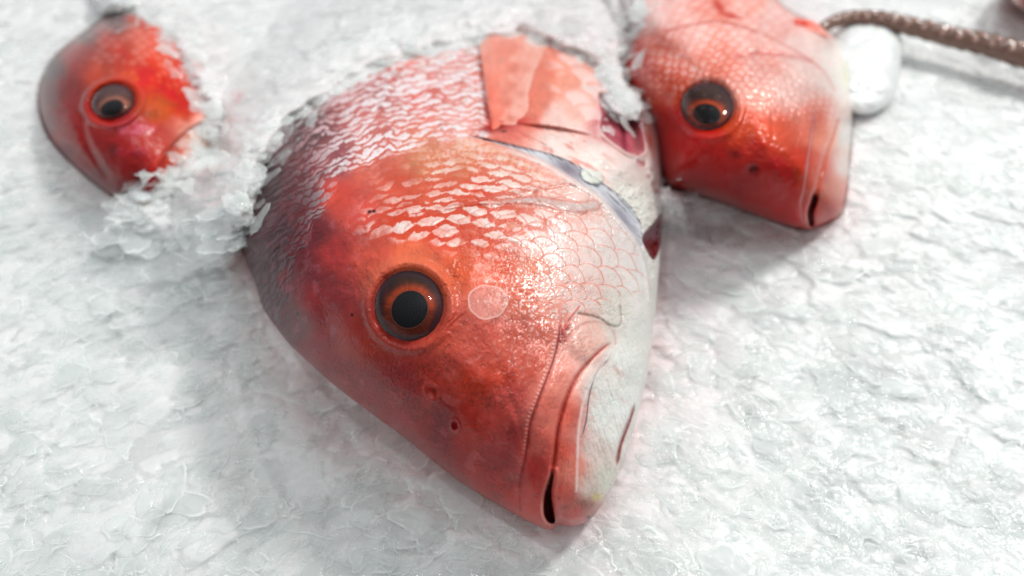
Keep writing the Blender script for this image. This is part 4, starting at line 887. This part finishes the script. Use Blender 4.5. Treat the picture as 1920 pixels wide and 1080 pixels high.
# ------------------------------------------------------------------ loose things on the fish and on the ice
# a shed scale on the cheek: thin round disc with growth rays and a thicker rim
sc_c = (914, 566); n = 96; a = np.linspace(0, 2*math.pi, n, endpoint=False); s_ = np.linspace(0, 1, 26)[:, None]
rr_ = 38*(1+0.03*np.cos(3*a+1)+0.02*np.cos(7*a))[None]*s_
sx_, sy_ = sc_c[0]+rr_*np.cos(a), sc_c[1]+rr_*0.86*np.sin(a)
_ss = s_+0*sx_; _aa = a[None]+0*sx_
zz = MAIN.smooth_z(sx_, sy_)+0.0009+0.0003*_ss**3+0.00006*np.cos(_aa*34)*ss(.15, .4, _ss)*(np.sin(_aa) < .2)+0.0004*np.exp(-(_ss/.12)**2)
milk = 0.15+0.40*np.exp(-((_ss-.96)/.05)**2)+0.30*np.exp(-(_ss/.12)**2)+0.10*np.cos(_aa*34)*ss(.15, .4, _ss)*(np.sin(_aa) < .2)
M_FILM = film_mat('fish_scale_film', 0.28, 1.25, (250, 214, 204), 0.3)
i = np.arange(26*n).reshape(26, n); j = np.roll(i, -1, 1)
qd = np.stack([i[:-1], j[:-1], j[1:], i[1:]], -1).reshape(-1, 4); k = 26*n
top = P(sx_, sy_, zz).reshape(-1, 3); bot = P(sx_, sy_, zz-0.0002).reshape(-1, 3)
side = np.stack([i[-1], j[-1], j[-1]+k, i[-1]+k], -1)
o = mesh_np('fish_scale', np.r_[top, bot], np.r_[qd, qd[:, ::-1]+k, side], M_FILM, None, {'milk': np.r_[np.clip(milk, 0, 1).ravel(), 0*milk.ravel()]})
tag(o, 'round clear loose fish scale stuck to the cheek beside the big eye', 'fish scale')

# clear drops of meltwater on skin
M_DROP = film_mat('water_drop', 0.01, 1.33)
def zlook(B, x, y): return float(B.smooth_z(np.array([float(x)]), np.array([float(y)]))[0])

# lumps of clear ice
def ice_lump(name, pts, zt, depth, mat, seed, round_=2.6, bump=0.002, n=90):
    B = Body(pts, np.mean(np.array(pts), 0), lambda x, y: zt-depth*0.5+0*x, lambda x, y: depth*0.5+0*x, round_)
    px, py = B.grid(n); v = np.clip(B.sval(px, py), 0, 1); f = np.sqrt(1-v**round_)
    nz = bump*(fbm(px/40+seed, py/30, 3, seed)+0.5*np.abs(fbm(px/14+seed, py/12, 2, seed+1)))
    z1 = B.z0(px, py)+(depth*0.5)*f+nz*f; z2 = B.z0(px, py)-(depth*0.5)*f
    return mesh_np(name, np.r_[P(px, py, z1).reshape(-1, 3), P(px, py, z2).reshape(-1, 3)], np.r_[gridq(n, n, 0, True), gridq(n, n, n*n)], mat)
M_MILK = clear_ice_mat('milky_ice', 0.7); M_MILK.node_tree.nodes['Principled BSDF'].inputs['Roughness'].default_value = 0.35
M_LUMP = plain('frosted_ice', (228, 231, 230), 0.4, 0.3, 0.2, bump=0.15, bscale=60)
o = ice_lump('ice_lump', [(1568, 190), (1560, 120), (1572, 50), (1620, 18), (1668, 20), (1690, 60), (1688, 130), (1672, 190), (1620, 215)], 0.030, 0.022, M_LUMP, 3, 3.0, 0.0016)
tag(o, 'tall milky ice lump standing between the right fish and the brown tentacle', 'ice', 'ice')
o = ice_lump('ice_lump', [(238, 372), (242, 352), (262, 344), (282, 358), (290, 374), (270, 384), (250, 384)], 0.030, 0.012, M_MILK, 4, 2.4, 0.001)
tag(o, 'small frosty ice chip at the snout of the left fish', 'ice')
# brown knobbly tentacle, partly under the tall ice lump
M_TENT = plain('tentacle_skin', (112, 78, 62), 0.22, 0.2, 0.7, bump=0.3, bscale=250)
M_SUCK = plain('sucker', (168, 128, 112), 0.15, 0.2, 1.0)
T = thing('tentacle', 'brown knobbly tentacle lying on ice at the top right behind the ice lump', 'tentacle')
tp = spline([(1530, 62), (1560, 42), (1600, 33), (1650, 36), (1710, 50), (1780, 68), (1850, 84), (1930, 108), (2060, 150)], 14)
zt = np.full(len(tp), 0.030)
pts = P(tp[:, 0], tp[:, 1], zt); tt = np.linspace(0, 1, len(pts)); rad = 0.0026+0.0042*tt**0.8
tube('arm', pts, rad, M_TENT, T, 18, lambda i_, a_: 1+0.10*np.sin(i_*1.3)*np.cos(a_*2)+0.06*np.sin(a_*5+i_))
for q_ in range(34):
    f = 0.06+0.92*q_/33; ii = int(f*(len(pts)-1)); c = pts[ii]; rd = rad[ii]
    aa = R(38 if q_ % 2 else 78); cc = c+np.array([0, -math.cos(aa)*0.9, math.sin(aa)*0.9])*rd
    r0 = rd*0.34; th = np.linspace(0, 2*math.pi, 14, endpoint=False); ph = np.linspace(0, math.pi, 8)
    co = np.stack([r0*np.sin(ph)[:, None]*np.cos(th), r0*np.sin(ph)[:, None]*np.sin(th), 0.7*r0*np.cos(ph)[:, None]+0*th], -1).reshape(-1, 3)+cc
    i = np.arange(8*14).reshape(8, 14); j = np.roll(i, -1, 1); qd = np.stack([i[:-1], i[1:], j[1:], j[:-1]], -1).reshape(-1, 4)
    mesh_np('sucker', co, qd, M_SUCK, T)
o = ice_lump('seafood_piece', [(1880, -30), (1895, 0), (1905, 12), (1930, 22), (1980, 20), (2000, -20), (1950, -60)], 0.045, 0.03, plain('red_brown_skin', (150, 70, 52), 0.25, 0.2, 0.8), 1, 2.2)
tag(o, 'blurred reddish brown piece of seafood in the upper right corner', 'seafood')

# small beads of meltwater: real domes on the skin
def drop(B, x, y, rpx, lab, grp, dzz=0.0):
    n = 14; a = np.linspace(0, 2*math.pi, 20, endpoint=False); s_ = np.linspace(0, 1, n)[:, None]
    X, Y = x+rpx*s_*np.cos(a), y+rpx*s_*np.sin(a)*0.8
    mm = rpx/FPX*0.3
    Z = B.smooth_z(X, Y)+dzz+mm*0.55*np.sqrt(np.clip(1-s_**2, 0, 1))
    co = np.r_[P(X, Y, Z).reshape(-1, 3), P(X, Y, Z*0+B.smooth_z(X, Y)+dzz-mm*0.3*(1-s_**2)).reshape(-1, 3)]
    i = np.arange(n*20).reshape(n, 20); j = np.roll(i, -1, 1); qd = np.stack([i[:-1], j[:-1], j[1:], i[1:]], -1).reshape(-1, 4)
    o = mesh_np('water_drop', co, np.r_[qd, qd[:, ::-1]+n*20], M_DROP)
    tag(o, lab, 'water drop', grp)
for x, y, r_, dd in ((1297, 157, 6, 0), (1322, 152, 7, 0), (1306, 167, 6, 0), (1345, 183, 7, .003), (1322, 179, 5, .003), (1318, 203, 5, .0035), (1334, 205, 5, .0035), (1334, 228, 5, .003),
                     (1347, 227, 6, .003), (1265, 205, 7, 0), (1405, 258, 10, 0), (1425, 252, 7, 0), (1434, 259, 7, 0), (1510, 311, 6, 0), (1492, 318, 5, 0)):
    drop(RIGHT, x, y, r_, 'tiny shining water drop on the skin or eye of the right hand fish', 'water drops on the right fish', dd)
for x, y, r_ in ((767, 463, 3), (791, 458, 3.5), (799, 477, 3), (774, 479, 2.5)):
    drop(MAIN, x, y, r_, 'tiny water drop on the skin just above the eye of the big fish', 'water drops above the big eye', 0.0006)
